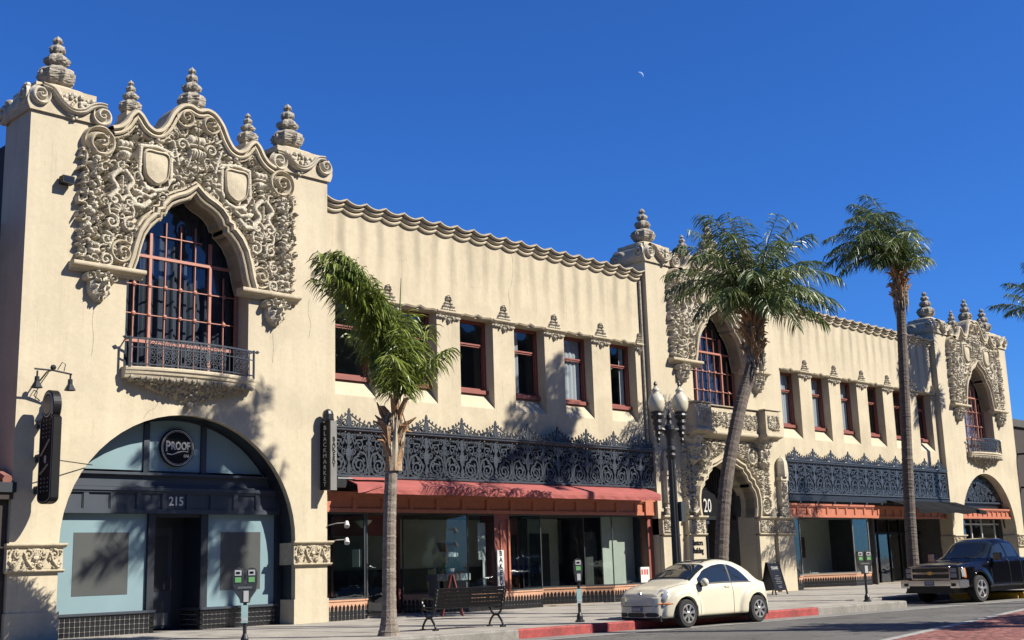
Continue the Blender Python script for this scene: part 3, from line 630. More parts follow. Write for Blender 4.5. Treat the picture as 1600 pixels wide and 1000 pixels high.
def tower(ox, kind):
    L = (ox, 0, 0); put = lambda k, dx=0, dy=0, dz=0, sc=None: inst(protos[k], B, (ox+dx, dy, dz), scale=sc)
    inst(P_wall2 if kind == 2 else P_wall1, B, L)
    for k in ('gable', 'coping', 'arch', 'crest', 'block', 'pscroll'): put(k)
    inst(protos['block'], B, (ox+W, 0, 0), scale=(-1, 1, 1)); inst(protos['pscroll'], B, (ox+W, 0, 0), scale=(-1, 1, 1))
    for v_ in PV_: inst(v_, B, L)
    for sx in (-1, 1):
        put('shield', C0+sx*1.15, 0, 11.22); put('corbel', C0+sx*2.47, -.02)
        x = C0+sx*2.28; moulded_ledge(ox+x-.92, ox+x+.92, 8.36, 8.56, .30)
        MB().box(ox+C0+sx*2.47-.30, ox+C0+sx*2.47+.30, -.10, 0.01, 8.2, 8.36).obj('corbel_block', 'stone_light', B)
        inst(protos['fin_a'], B, (ox+C0+sx*3.38, .69, 12.94)); inst(protos['fin_b'], B, (ox+C0+sx*1.71, .14, 12.55))
        pb = MB().box(ox+C0+sx*1.71-.21, ox+C0+sx*1.71+.21, -.1, .38, 12.40, 12.575); pb.obj('finial_pedestal', 'stone_light', B)
    inst(protos['fin_c'], B, (ox+C0, .15, 13.06)); MB().box(ox+C0-.24, ox+C0+.24, -.16, .42, 12.9, 13.10).obj('finial_pedestal', 'stone_light', B)
    window_tower(ox, 'curtain_pink' if kind == 3 else 'curtain_dark')
    if kind != 2:
        balcony(ox)
        for x0, x1 in ((-.06, 1.20), (7.40, 8.56)):
            MB().box(ox+x0, ox+x1, -.05, .74, 1.50, 2.06).obj('pier_capital', 'stone_light', B)
            moulded_ledge(ox+x0-.05, ox+x1+.06, 2.0, 2.10, .13, y=-.02, name='capital_moulding'); moulded_ledge(ox+x0-.03, ox+x1+.03, 1.46, 1.53, .09, y=-.02, name='capital_moulding')
            inst(protos['caprel'], B, (ox+x0+.02, -.052, 0), scale=((x1-x0-.04)/1.38, 1, 1))
            MB().box(ox+x0+.03, ox+x1-.03, -.03, .74, 0, .62).obj('pier_base', 'wall', B)
tower(0, 1); tower(X2, 2); tower(X3, 3)
for p in list(protos.values())+[P_wall1, P_wall2]+PV_: bpy.data.objects.remove(p)
# ------------------------------------------------------------------ wings
def pinnacle():
    R = Relief(0, .30, 8.96, 9.52, .016); X, Z = np.meshgrid(R.x, R.z, indexing='ij')
    for i, (z, r) in enumerate(((9.03, .26), (9.13, .20), (9.23, .15), (9.33, .105), (9.42, .07))):
        for x in np.arange(0, r+.01, .065): R.blob(x, z, .05, .10+.03*(i % 2), .055)
    R.blob(0, 9.47, .035, .1, .05); R.scroll(.24, 9.01, .05, 0, 1, 1.2, .02, .09)
    return R.mesh(R.H > .012, 0, 'window_pinnacle', 'stone', rough=.004)
def pendant():
    R = Relief(0, .46, 8.52, 8.88, .016)
    for x in (0, .13, .26, .39): R.blob(x, 8.80-.02*(x > .2), .06, .10, .05); R.blob(x+.05, 8.72+.06*(x/.4), .045, .09, .05)
    R.blob(0, 8.68, .06, .11, .09); R.blob(0, 8.58, .035, .09, .06); R.scroll(.38, 8.78, .07, PI, -1, 1.2, .025, .1); R.scroll(.18, 8.70, .06, PI, -1, 1.2, .022, .1)
    return R.mesh(R.H > .012, 0, 'capital_ornament', 'stone', rough=.004)
P_pin, P_pen = pinnacle(), pendant()
def sash_proto():
    w = 1.44; m = MB(); y = .62
    m.box(-.72, -.65, y, y+.14, 6.62, 8.90); m.box(.65, .72, y, y+.14, 6.62, 8.90); m.box(-.65, .65, y, y+.14, 8.83, 8.90); m.box(-.72, .72, y-.10, y+.14, 6.58, 6.70)
    f = m.obj('sash_window', 'red')
    u = MB(); u.box(-.65, .65, y+.03, y+.09, 8.13, 8.175); u.box(-.65, -.61, y+.03, y+.09, 8.175, 8.83); u.box(.61, .65, y+.03, y+.09, 8.175, 8.83); u.box(-.61, .61, y+.03, y+.09, 8.79, 8.83); u.obj('upper_sash', 'red', f)
    l = MB(); l.box(-.65, .65, y+.06, y+.12, 6.70, 6.77); l.box(-.65, -.61, y+.06, y+.12, 6.77, 8.12); l.box(.61, .65, y+.06, y+.12, 6.77, 8.12); l.box(-.61, .61, y+.06, y+.12, 8.08, 8.12); l.obj('lower_sash', 'red', f)
    MB().box(-.61, .61, y+.055, y+.06, 8.175, 8.79).obj('pane', 'glass', f); MB().box(-.61, .61, y+.095, y+.10, 6.77, 8.08).obj('pane', 'glass', f)
    return f
P_sash = sash_proto()
def curtain(parent, x0, x1, m, y=.79):
    xs = np.linspace(x0, x1, 40); G = np.zeros((40, 2, 3)); G[:, 0, 0] = xs; G[:, 1, 0] = xs; G[:, 0, 2] = 6.7; G[:, 1, 2] = 8.85; G[:, :, 1] = (y+.02*np.sin(xs*31))[:, None]
    MB().grid(G).obj('curtain', m, parent, smooth=True)
def scallop_coping(x0, x1):
    n = 20; per = (x1-x0)/n; k = 12; xs = []; zs = []
    for i in range(n):
        for j in range(k): xs.append(x0+per*(i+j/k)); zs.append(11.70-.11*math.sin(PI*j/k)**.8)
    xs.append(x1); zs.append(11.70)
    prof = [(YW+.02, -.30), (YW-.07, -.285), (YW-.09, -.25), (YW-.07, -.20), (YW-.03, -.185), (YW-.13, -.17), (YW-.17, -.13), (YW-.16, -.09), (YW-.08, -.07), (YW-.22, -.055), (YW-.26, -.03), (YW-.26, .0), (YW-.1, .02), (YW+.5, .03)]
    G = np.array([[(x, y, z+dz) for y, dz in prof] for x, z in zip(xs, zs)]); return fix_normals(MB().grid(G).obj('scalloped_coping', 'stone_light', B))
def wing(x0, x1, curtains):
    pit = (x1-x0)/6; m = MB(); y = YW; yb = .70
    def q(xa, xb, za, zb): m.add([(xa, y, za), (xb, y, za), (xb, y, zb), (xa, y, zb)], [(0, 1, 2, 3)])
    q(x0, x1, 5.0, 6.10); q(x0, x1, 8.90, 11.5)
    edges = [x0]
    for k in range(6):
        a = x0+pit*k+.475; b = x0+pit*(k+1)-.475; edges += [a, b]
        m.add([(a, y, 6.10), (a, yb, 6.66), (a, yb, 8.90), (a, y, 8.90)], [(0, 1, 2, 3)]); m.add([(b, y, 6.10), (b, yb, 6.66), (b, yb, 8.90), (b, y, 8.90)], [(3, 2, 1, 0)])
        m.add([(a, y, 6.10), (b, y, 6.10), (b, yb, 6.66), (a, yb, 6.66)], [(0, 1, 2, 3)]); m.add([(a, y, 8.9), (b, y, 8.9), (b, yb, 8.9), (a, yb, 8.9)], [(3, 2, 1, 0)])
        c = (a+b)/2
        s = copy_tree(P_sash, B); s.location = (c, 0, 0)
        cu = curtains[k]
        if cu == 'L': curtain(s, -.6, -.05, 'curtain')
        elif cu == 'F': curtain(s, -.6, .6, 'curtain')
        elif cu == 'B': curtain(s, -.6, -.1, 'curtain'); curtain(s, .35, .6, 'curtain')
        hd = MB(); P = [(-.74, 8.93), (-.55, 8.985), (-.2, 8.955), (0, 9.03), (.2, 8.955), (.55, 8.985), (.74, 8.93)]
        G = np.array([[(c+x, y+.02, z-.07), (c+x, y-.06, z-.05), (c+x, y-.09, z), (c+x, y+.02, z+.03)] for x, z in P]); hd.grid(G); fix_normals(hd.obj('window_hood', 'stone_light', B))
    edges.append(x1)
    for i in range(0, len(edges), 2): q(edges[i], edges[i+1], 6.10, 8.90)
    o = m.obj('wing_wall', 'wing', B)
    for k in range(0, 7):
        c = x0+pit*k; hw = .50; ca, cb = max(c-hw, x0+.02), min(c+hw, x1-.02)
        moulded_ledge(ca, cb, 8.87, 8.98, .11, y=YW, name='pilaster_capital')
        if 0 < k < 6: inst(P_pin, B, (c, YW-.0, 0)); inst(P_pen, B, (c, YW, 0))
        elif k == 6: inst(P_pin, B, (c-.27, YW, 0), scale=(.6, 1, .75)).location.z = 2.25; inst(P_pen, B, (c-.25, YW, 0), scale=(.5, 1, 1))
    scallop_coping(x0, x1)
wing(W, X2, ['', '', '', 'L', 'F', 'B']); wing(X2+W, X3, ['F', 'F', 'F', 'L', '', ''])
for p in (P_pin, P_pen): bpy.data.objects.remove(p)
for ch in list(P_sash.children): bpy.data.objects.remove(ch)
bpy.data.objects.remove(P_sash)
# lighter repaired crack running down the first wing
ck = MB(); P = smooth_path([(16.15, 11.3), (16.2, 10.9), (16.16, 10.5), (16.08, 10.2), (15.95, 9.95), (16.0, 9.6), (15.98, 9.3)], 6); ck.bar(P, .045, .006, y=YW-.003); ck.obj('crack_repair', 'stone_light', B)
# old hairline cracks in the stucco of the left tower and the first wing
for P in ([(3.42, 5.72), (3.38, 5.55), (3.44, 5.42), (3.36, 5.28), (3.20, 5.20), (3.08, 5.02)], [(5.02, 5.66), (5.06, 5.5), (5.0, 5.38), (5.08, 5.25), (5.12, 5.1)], [(1.72, 7.5), (1.70, 7.2), (1.74, 6.8), (1.71, 6.4)], [(6.72, 7.5), (6.75, 7.1), (6.72, 6.7)], [(.5, 4.1), (.8, 4.3), (.86, 4.6), (1.1, 4.8)], [(7.9, 8.6), (7.86, 8.2), (7.95, 7.9), (7.88, 7.5)]):
    q = MB(); q.bar(smooth_path(P, 5), .013, .004, y=-.001); q.obj('hairline_crack', 'stone_grey', B)
# drain pipe beside the middle tower
MB().tube([(22.68, YW-.06, 11.3), (22.68, YW-.06, 8.0), (22.68, YW-.06, 5.2)], .05, 8).obj('drain_pipe', 'stone_grey', B)
# ------------------------------------------------------------------ iron grilles
def grille_panel():
    m = MB(); hw = .708
    for sx in (-1, 1): m.bar([(sx*.69, 3.86), (sx*.69, 4.5), (sx*.69, 5.08)], .045, .05)
    for sx in (-1, 1):
        m.bar(spiral(sx*.36, 4.15, .25, 1.9, PI/2 if sx > 0 else PI/2, sx, 30, .14), .046, .05)
        m.bar(spiral(sx*.38, 4.72, .17, 1.6, -PI/2, -sx, 24, .16), .038, .05)
        m.bar(smooth_path([(sx*.04, 3.9), (sx*.2, 3.93), (sx*.5, 3.9), (sx*.64, 4.1), (sx*.60, 4.42), (sx*.40, 4.52), (sx*.2, 4.72), (sx*.10, 4.98)], 6), .045, .05)
        m.bar(spiral(sx*.16, 4.52, .10, 1.4, 0 if sx < 0 else PI, sx, 18, .2), .034, .045); m.bar(spiral(sx*.57, 4.62, .09, 1.4, -PI/2, sx, 18, .2), .032, .045); m.bar(spiral(sx*.14, 4.02, .085, 1.3, PI/2, -sx, 16, .2), .032, .045)
        m.bar(spiral(sx*.17, 4.93, .085, 1.4, PI, sx, 16, .2), .03, .045); m.bar(spiral(sx*.58, 4.92, .10, 1.4, 0, sx, 16, .2), .032, .045); m.bar(spiral(sx*.60, 4.00, .08, 1.2, 0, -sx, 14, .2), .03, .045)
        for x, z, a, L in ((.36, 4.46, .6, .16), (.52, 4.30, 2.1, .14), (.30, 4.30, 2.6, .12), (.46, 4.84, .4, .14), (.27, 4.80, 2.0, .14), (.50, 4.06, -.7, .12), (.22, 4.24, 1.6, .12), (.40, 4.02, 0, .1), (.64, 4.76, 1.5, .12), (.44, 4.62, 1., .1), (.24, 4.62, -.6, .1), (.33, 4.97, 0, .12), (.08, 4.78, 1.2, .14)):
            a = a if sx > 0 else PI-a; x *= sx
            p = [(x+L*k*math.cos(a), z+L*k*math.sin(a)) for k in (-.5, -.2, .1, .5)]; m.bar(p, [.012, .06, .06, .008], .045)
        for i in range(4): m.bar(circ(sx*(.09+i*.175), 5.03, .062, 10), .026, .04, closed=True)
    # central vase
    m.bar(smooth_path([(0, 3.88), (0, 4.05), (0, 4.2), (0, 4.35), (0, 4.5), (0, 4.7), (0, 4.9), (0, 5.05)], 3), smooth_path(np.array([(0, .05), (0, .14), (0, .05), (0, .16), (0, .20), (0, .08), (0, .14), (0, .03)]), 3)[:, 1], .06)
    return m.obj('grille_panel', 'iron')
def grille_crest():
    m = MB(); z0 = 5.16
    m.bar([(0, z0), (0, z0+.12), (0, z0+.26), (0, z0+.36), (0, z0+.42), (0, z0+.52)], [.10, .17, .13, .05, .09, .01], .045)
    for sx in (-1, 1):
        m.bar(spiral(sx*.15, z0+.12, .105, 1.3, PI, sx, 16, .2), .034, .04); m.bar(spiral(sx*.33, z0+.085, .08, 1.3, PI, sx, 16, .2), .03, .04); m.bar(spiral(sx*.50, z0+.065, .06, 1.3, PI, sx, 14, .2), .026, .04); m.bar(spiral(sx*.63, z0+.055, .045, 1.2, PI, sx, 12, .2), .024, .04)
        m.bar(smooth_path([(sx*.06, z0+.36), (sx*.16, z0+.28), (sx*.30, z0+.20), (sx*.46, z0+.13), (sx*.68, z0+.06)], 5), .026, .04)
        for x, z in ((.10, .30), (.22, .25), (.36, .19), (.52, .13), (.66, .10)): m.bar([(sx*x, z0+z), (sx*(x+.02), z0+z+.04), (sx*(x+.03), z0+z+.09)], [.02, .05, .006], .035)
    return m.obj('grille_crest', 'iron')
P_gp, P_gc = grille_panel(), grille_crest(); YG = .08
def rail(x0, x1, pts, name, m, parent):
    mb = MB(); n = len(pts)
    mb.grid(np.array([[(x, y, z) for y, z in pts] for x in (x0, x1)]), close_v=True)
    for x in (x0, x1): mb.add([(x, y, z) for y, z in pts], [tuple(range(n))])
    return fix_normals(mb.obj(name, m, parent))
def iron_grille(x0, x1):
    g = rail(x0, x1, [(YG-.06, 5.06), (YG-.10, 5.09), (YG-.10, 5.13), (YG-.13, 5.15), (YG-.13, 5.19), (YG+.05, 5.19), (YG+.05, 5.06)], 'iron_grille', 'iron', B)
    rail(x0, x1, [(YG-.05, 3.79), (YG-.08, 3.81), (YG-.08, 3.85), (YG-.05, 3.87), (YG+.05, 3.87), (YG+.05, 3.79)], 'bottom_rail', 'iron', g)
    n = 10; st = (x1-x0)/n
    for i in range(n):
        inst(P_gp, g, (x0+st*(i+.5), YG, 0), scale=(st/1.416, 1, 1)); inst(P_gc, g, (x0+st*(i+.5), YG-.04, .02), scale=(st/1.416, 1, 1))
iron_grille(W+.06, X2-.06); iron_grille(X2+W+.06, X3-.06)
for p in (P_gp, P_gc): bpy.data.objects.remove(p)
for x0, x1 in ((W, X2), (X2+W, X3)):       # dark transom lights behind the grilles and the beam that carries them
    t = MB().box(x0, x1, .34, .42, 3.42, 5.02).obj('transom', 'slate_dark', B)
    MB().box(x0, x1, .28, .34, 4.94, 5.02).obj('transom_head', 'wing', B)
# ------------------------------------------------------------------ shells, floors and rooms
sh = MB()
sh.box(0.4, 54, 13.4, 13.6, 0, 10.9); sh.box(.4, 54.0, 1.4, 13.4, 10.9, 11.1); sh.box(.02, .3, 1.36, 13.6, 0, 11.55); sh.box(53.9, 54.2, 1.36, 13.6, 0, 11.1)
sh.obj('building_shell', 'darkwall', B)
r = MB(); r.box(.4, 54, 4.6, 4.75, 3.0, 10.9); r.obj('upper_room_wall', 'interior', B)
r = MB(); r.box(.42, 54, .75, 4.6, 5.2, 5.4); r.box(.42, 54, 1.4, 4.6, 10.7, 10.9)
for x in (W, X2, X2+W, X3): r.box(x-.1, x+.1, .8, 4.6, 5.4, 10.7)
r.obj('upper_room_slab', 'interior_dark', B)
# ------------------------------------------------------------------ shop fronts
def coffer_fascia(x0, x1, z0, z1, y, m='orange', n=8, lab=None, lo=.18, hi=.22, box_lab=None):
    """fascia with a row of sunk coffers; each frame piece real"""
    mb = MB(); h = z1-z0; mb.box(x0, x1, y, y+.12, z0+.004, z1-.004)
    mb.box(x0-.03, x1+.03, y-.10, y, z1-.08, z1); mb.box(x0-.015, x1+.015, y-.06, y, z1-.13, z1-.08); mb.box(x0, x1, y-.05, y, z0, z0+.10)
    st = (x1-x0)/n
    for i in range(n+1):
        c = x0+st*i; mb.box(max(x0, c-.06), min(x1, c+.06), y-.045, y, z0+.10, z1-.13)
    o = mb.obj('coffered_fascia', m, B)
    for i in range(n):
        c0, c1 = x0+st*i+.06, x0+st*(i+1)-.06; f = MB()
        za, zb = z0+.10, z1-.13
        f.box(c0, c0+.02, y-.025, y, za, zb); f.box(c1-.02, c1, y-.025, y, za, zb); f.box(c0+.02, c1-.02, y-.025, y, zb-.02, zb); f.box(c0+.02, c1-.02, y-.025, y, za, za+.02)
        f.obj('coffer', m, o)
    return o
def bulkhead(poly, style='spear', single=False):
    g = MB(); tl = []; s_ = MB(); sal = MB()
    for (xa, ya), (xb, yb) in zip(poly[:-1], poly[1:]):
        L = math.hypot(xb-xa, yb-ya); tx, ty = (xb-xa)/L, (yb-ya)/L; nx, ny = ty, -tx; ang = math.atan2(ty, tx)
        mid = ((xa+xb)/2, (ya+yb)/2)
        def bx(mb, d0, d1, z0, z1, e=0.): mb.rotbox((mid[0]+nx*(d0+d1)/2, mid[1]+ny*(d0+d1)/2, (z0+z1)/2), (L/2+e, abs(d1-d0)/2, (z1-z0)/2), ang)
        if style == 'spear':
            bx(g, -.10, .0, 0, .26); bx(sal, -.10, .006, .262, .53); bx(sal, -.10, .03, .50, .545, .0)
            n = int(L/.125)
            for i in range(n):
                u = -L/2+(i+.5)*L/n; c = (mid[0]+tx*u+nx*.004, mid[1]+ty*u+ny*.004)
                for z in (.066, .192): tl.append((c[0], c[1], z, .054, .057, ang))
                P = [(-.045, .262), (.045, .262), (.045, .35), (0, .415), (-.045, .35)]
                V = [(c[0]+tx*p+nx*(.006+k), c[1]+ty*p+ny*(.006+k), z) for k in (0, .008) for p, z in P]
                s_.add(V, [(5, 6, 7, 8, 9), (9, 8, 3, 4), (8, 7, 2, 3), (7, 6, 1, 2), (5, 9, 4, 0), (6, 5, 0, 1)])
        else:
            bx(g, -.10, .0, 0, .47); bx(s_, -.12, .05, .472, .53, .02)
            n = int(L/.118)
            for i in range(n):
                u = -L/2+(i+.5)*L/n; c = (mid[0]+tx*u+nx*.004, mid[1]+ty*u+ny*.004)
                for k in range(4): tl.append((c[0], c[1], .062+k*.1165, .052, .051, ang))
    o = g.obj('bulkhead', 'grout', B)
    s_.obj('spear_tile' if style == 'spear' else 'bulkhead_ledge', 'tile' if style == 'spear' else 'slate', o)
    if sal.v: sal.obj('sill', 'sill', o)
    if single:
        p = MB().rotbox((0, 0, 0), (.052, .009, .051), 0).obj('tile', 'tile', o)
        for i, t in enumerate(tl):
            c = p if i == 0 else inst(p, o); c.location = t[:3]; c.rotation_euler = (0, 0, t[5])
    else:
        q = MB()
        for t in tl: q.rotbox(t[:3], (t[3], .009, t[4]), t[5])
        struct(q.obj('tile', 'tile', o), 'stuff')
def shop_window(poly, z0, z1, m='red', w=.035, glassm='shop_glass'):
    f = MB(); first = True
    fr = f
    for (x, y) in poly: f.box(x-w, x+w, y-w, y+w, z0, z1)
    segs = list(zip(poly[:-1], poly[1:]))
    for (xa, ya), (xb, yb) in segs:
        L = math.hypot(xb-xa, yb-ya); ang = math.atan2(yb-ya, xb-xa); c = ((xa+xb)/2, (ya+yb)/2)
        f.rotbox((c[0], c[1], z0+.025), (L/2, .03, .025), ang); f.rotbox((c[0], c[1], z1-.025), (L/2, .03, .025), ang)
    o = f.obj('shop_window', m, B)
    for (xa, ya), (xb, yb) in segs:
        L = math.hypot(xb-xa, yb-ya); ang = math.atan2(yb-ya, xb-xa); MB().rotbox(((xa+xb)/2, (ya+yb)/2, (z0+z1)/2), (L/2-w, .004, (z1-z0)/2-.05), ang).obj('pane', glassm, o)
    return o
# --- ground floor of the left tower
G_ = np.zeros((len(ARCH), 2, 3)); A_ = np.array(ARCH); dA = A_-np.array((4.3, 2.1)); A2 = np.array((4.3, 2.1))+dA*np.where(A_[:, 1:2] > 2.0, .997, 1)-np.stack([np.where(A_[:, 1] < 2.05, np.sign(dA[:, 0])*.008, 0), np.zeros(len(A_))], 1)
for k_, yy in enumerate((.16, .74)): G_[:, k_, 0] = A2[:, 0]; G_[:, k_, 2] = A2[:, 1]; G_[:, k_, 1] = yy
MB().grid(G_).obj('arch_shade_liner', 'slate_dark', B)  # slate frame lining, added to darken the shaded arch reveal
Y1 = .62
def clip_arch(x0, x1, z0, n=14, c=4.3, hw=3.17, zc=2.1, top=5.16):
    xs = np.linspace(x0, x1, n); return [(x0, z0), (x1, z0)]+[(x, zc+(top-zc)*math.sqrt(max(0, 1-((x-c)/hw)**2))) for x in xs[::-1]]
tymp = MB(); tymp.prism(clip_arch(1.15, 7.45, 3.74, 30), Y1+.06, Y1+.12); TY = tymp.obj('shop_tympanum', 'slate', B)
for x0, x1 in ((1.62, 3.44), (3.60, 5.02), (5.18, 7.0)):
    MB().prism([(a, b-.06 if b > 3.9 else b) for a, b in clip_arch(x0, x1, 3.84)], Y1+.03, Y1+.06).obj('tympanum_pane', 'teal', TY)
for x in (3.52, 5.10): MB().box(x-.075, x+.075, Y1-.02, Y1+.06, 3.76, 4.98).obj('mullion', 'slate', TY)
MB().box(3.44, 3.46, Y1, Y1+.03, 3.76, 4.9).obj('mullion_bead', 'poster', TY)
bd = MB(); bd.box(1.15, 7.45, Y1, Y1+.1, 3.46, 3.76); bd.box(1.15, 7.45, Y1-.12, Y1, 3.72, 3.78); bd.box(1.15, 7.45, Y1-.10, Y1+.02, 3.43, 3.47); bd.obj('shop_frieze', 'slate', B)
cf = coffer_fascia(1.30, 7.34, 2.80, 3.42, Y1-.06, 'slate', 9)
text('number_lettering', '215', 'letter', .30, cf, front(4.32, Y1-.075, 3.095), .92, .008, bold=.006)
for a_, b_, z_ in ((1.14, 1.34, 0), (3.62, 3.80, .53), (5.06, 5.26, .53), (7.28, 7.46, 0)): MB().box(a_, b_, Y1-.03, Y1+.2, z_, 2.80).obj('shop_post', 'slate_dark', B)
MB().box(3.80, 5.06, Y1+.02, Y1+.2, 2.72, 2.80).obj('door_head', 'slate_dark', B)
for x0, x1 in ((1.34, 3.62), (5.26, 7.28)):
    p = MB().box(x0, x1, Y1+.06, Y1+.1, .53, 2.80).obj('painted_panel', 'teal', B)
    a, b = (x0+.44, x1-.46) if x0 < 3 else (x0+.42, x1-.42)
    MB().box(a, b, Y1+.052, Y1+.06, .92, 2.36).obj('poster', 'poster', p)
bulkhead([(1.24, Y1-.02), (3.82, Y1-.02), (3.82, 1.5)], 'plain', True); bulkhead([(5.06, 1.5), (5.06, Y1-.02), (7.34, Y1-.02)], 'plain', True)
rc = MB(); rc.box(3.70, 3.80, .7, 1.5, .53, 2.8); rc.box(5.08, 5.18, .7, 1.5, .53, 2.8); rc.box(3.7, 5.2, .7, 1.6, 2.8, 2.9); rc.obj('entry_recess', 'slate_dark', B)
d = MB(); d.box(3.80, 3.90, 1.45, 1.55, 0, 2.8); d.box(4.78, 5.08, 1.45, 1.55, 0, 2.8); d.box(3.9, 4.78, 1.45, 1.55, 2.5, 2.8); dr = d.obj('entry_door', 'slate_dark', B)
d = MB(); d.box(3.9, 4.78, 1.47, 1.53, .05, 2.5); d.obj('door_leaf', 'slate', dr); d = MB(); d.box(4.02, 4.66, 1.455, 1.47, .95, 2.3); d.obj('door_pane', 'slate_dark', dr); MB().box(4.0, 4.68, 1.45, 1.47, .12, .42).obj('kick_plate', 'steel', dr)
MB().tube([(4.72, 1.44, .95), (4.72, 1.40, 1.0), (4.72, 1.40, 1.25), (4.72, 1.44, 1.3)], .015, 6).obj('handle', 'steel', dr)
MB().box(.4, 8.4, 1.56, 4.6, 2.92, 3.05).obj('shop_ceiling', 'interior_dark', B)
# round black bar sign on the tympanum
sg = MB().lathe((4.33, Y1+.0, 4.42), [(0, .06), (.45, .06), (.47, .05), (.47, 0), (.44, -.03)], 40, ax=(0, -1, 0)); SG = sg.obj('round_sign', 'black', B)
rg = MB(); rg.bar(circ(4.33, 4.42, .435, 40), .014, .012, y=Y1-.066, closed=True); rg.bar(circ(4.33, 4.42, .405, 40), .007, .012, y=Y1-.066, closed=True); rg.bar(smooth_path([(4.04, 4.27), (4.18, 4.25), (4.34, 4.31), (4.5, 4.34), (4.62, 4.33)], 5), .022, .012, y=Y1-.066)
rg.obj('sign_ring', 'letter', SG)
text('sign_lettering', 'P', 'letter', .36, SG, front(4.06, Y1-.068, 4.44), .72, .006, bold=.008); text('sign_lettering', 'ROOF', 'letter', .27, SG, front(4.41, Y1-.068, 4.46), .72, .006, bold=.008); text('sign_lettering', 'BAR', 'letter', .11, SG, front(4.58, Y1-.068, 4.22), .8, .005)
# --- bakery wing
cf = coffer_fascia(W+.02, X2-.02, 2.87, 3.42, .17, 'orange', 14)
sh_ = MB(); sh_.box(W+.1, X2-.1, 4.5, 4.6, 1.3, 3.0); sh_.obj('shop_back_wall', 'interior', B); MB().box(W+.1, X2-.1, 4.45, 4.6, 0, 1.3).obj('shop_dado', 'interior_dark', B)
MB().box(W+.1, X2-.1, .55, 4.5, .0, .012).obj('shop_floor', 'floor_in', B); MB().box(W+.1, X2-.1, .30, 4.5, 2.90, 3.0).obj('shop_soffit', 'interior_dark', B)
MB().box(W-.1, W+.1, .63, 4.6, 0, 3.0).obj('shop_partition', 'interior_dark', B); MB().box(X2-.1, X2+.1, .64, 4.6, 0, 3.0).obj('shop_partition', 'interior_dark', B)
pA = [(W+.02, .25), (9.95, .25), (10.2, .45), (10.2, 2.2)]; pB = [(12.9, 2.1), (13.9, .3), (15.02, .3)]; pC = [(15.66, .3), (17.08, .3), (17.08, 2.3)]; pD = [(18.0, 2.0), (19.9, .95), (20.6, .3), (22.5, .3)]
for p in (pA, pB, pC, pD): shop_window(p, .545, 2.87, 'meter_grey', .016)
bulkhead(pA); bulkhead([(12.9, 2.1), (13.9, .3), (17.1, .3), (17.1, 2.3)]); bulkhead(pD)
MB().box(15.02, 15.66, .28, .9, .53, 2.87).obj('shop_pier', 'red', B); MB().box(22.5, 22.78, .26, .6, 0, 2.87).obj('shop_pier', 'red', B); MB().box(15.56, 15.63, .22, .28, .55, 2.7).obj('pier_bead', 'orange', B); MB().box(15.24, 15.29, .24, .28, .55, 2.6).obj('pier_bead', 'orange', B)
MB().box(22.2, 22.62, .06, .17, 2.87, 3.42).obj('fascia_block', 'orange', B)
for x0, x1 in ((10.25, 12.85), (17.12, 17.98)):
    dd = MB(); dd.box(x0, x1, 2.15, 2.25, 2.3, 2.9); dd.box(x0, x0+.08, 2.15, 2.25, 0, 2.3); dd.box(x1-.08, x1, 2.15, 2.25, 0, 2.3); dd.box((x0+x1)/2-.05, (x0+x1)/2+.05, 2.15, 2.25, 0, 2.3); o = dd.obj('shop_door', 'wood_red', B)
    MB().box(x0+.08, (x0+x1)/2-.05, 2.19, 2.2, .05, 2.3).obj('pane', 'shop_glass', o); MB().box((x0+x1)/2+.05, x1-.08, 2.19, 2.2, .05, 2.3).obj('pane', 'shop_glass', o)
struct(MB().box(W+.05, 9.9, .3, 1.6, .5, .56).obj('shop_turf', 'turf', B), 'stuff')
# display backs behind the right-hand windows
db = MB(); db.box(20.9, 22.6, 1.0, 1.05, .5, 2.85); db.box(18.9, 20.4, 2.6, 2.65, .0, 2.85); o = db.obj('display_back', 'interior', B)
MB().box(20.35, 20.95, 1.30, 1.38, .5, 2.35).obj('display_screen', 'interior_dark', o); MB().box(18.95, 19.9, 2.55, 2.6, .5, 2.35).obj('display_screen', 'interior_dark', o)
# red awning
aw = MB(); xs = np.linspace(9.05, 22.15, 60); G = []
for i, x in enumerate(xs):
    s_ = .010*math.sin(x*2.1)+.006*math.sin(x*5.3); G.append([(x, .10, 3.80), (x, -.25, 3.70+s_*.6), (x, -.62, 3.565+s_), (x, -.66, 3.54+s_), (x, -.665, 3.44+s_*.6), (x, -.65+.012*math.sin(x*9), 3.325+s_*.5), (x, -.63+.012*math.sin(x*9), 3.325+s_*.5), (x, -.64, 3.52+s_), (x, -.25, 3.67+s_*.6), (x, .10, 3.77)])
aw.grid(np.array(G), close_v=True)
for g in (G[0], G[-1]): aw.add(g, [tuple(range(10))])
AW = fix_normals(aw.obj('awning', 'awning', B))
for x in (9.3, 13.2, 17.4, 21.8): MB().tube([(x, .12, 3.50), (x, -.25, 3.42), (x, -.60, 3.50)], .02, 6).obj('awning_arm', 'iron_dark', AW)
ar = MB(); ar.tube([(8.75, -.10, 3.74), (9.05, -.10, 3.74), (10.4, -.12, 3.74)], .05, 8); ar.box(8.6, 9.0, -.2, .05, 3.50, 3.72); ar.obj('awning_roller', 'iron_dark', AW)
# torn left end: folded cloth showing a gap
fd = MB(); fd.add([(9.05, -.2, 3.79), (10.35, -.24, 3.80), (10.35, -.44, 3.72), (9.15, -.42, 3.70)], [(0, 1, 2, 3)]); fd.add([(9.0, -.66, 3.56), (9.7, -.70, 3.58), (9.9, -.69, 3.53), (9.25, -.69, 3.36), (9.02, -.67, 3.33)], [(0, 1, 2, 3, 4)]); fd.obj('torn_flap', 'awning', AW)
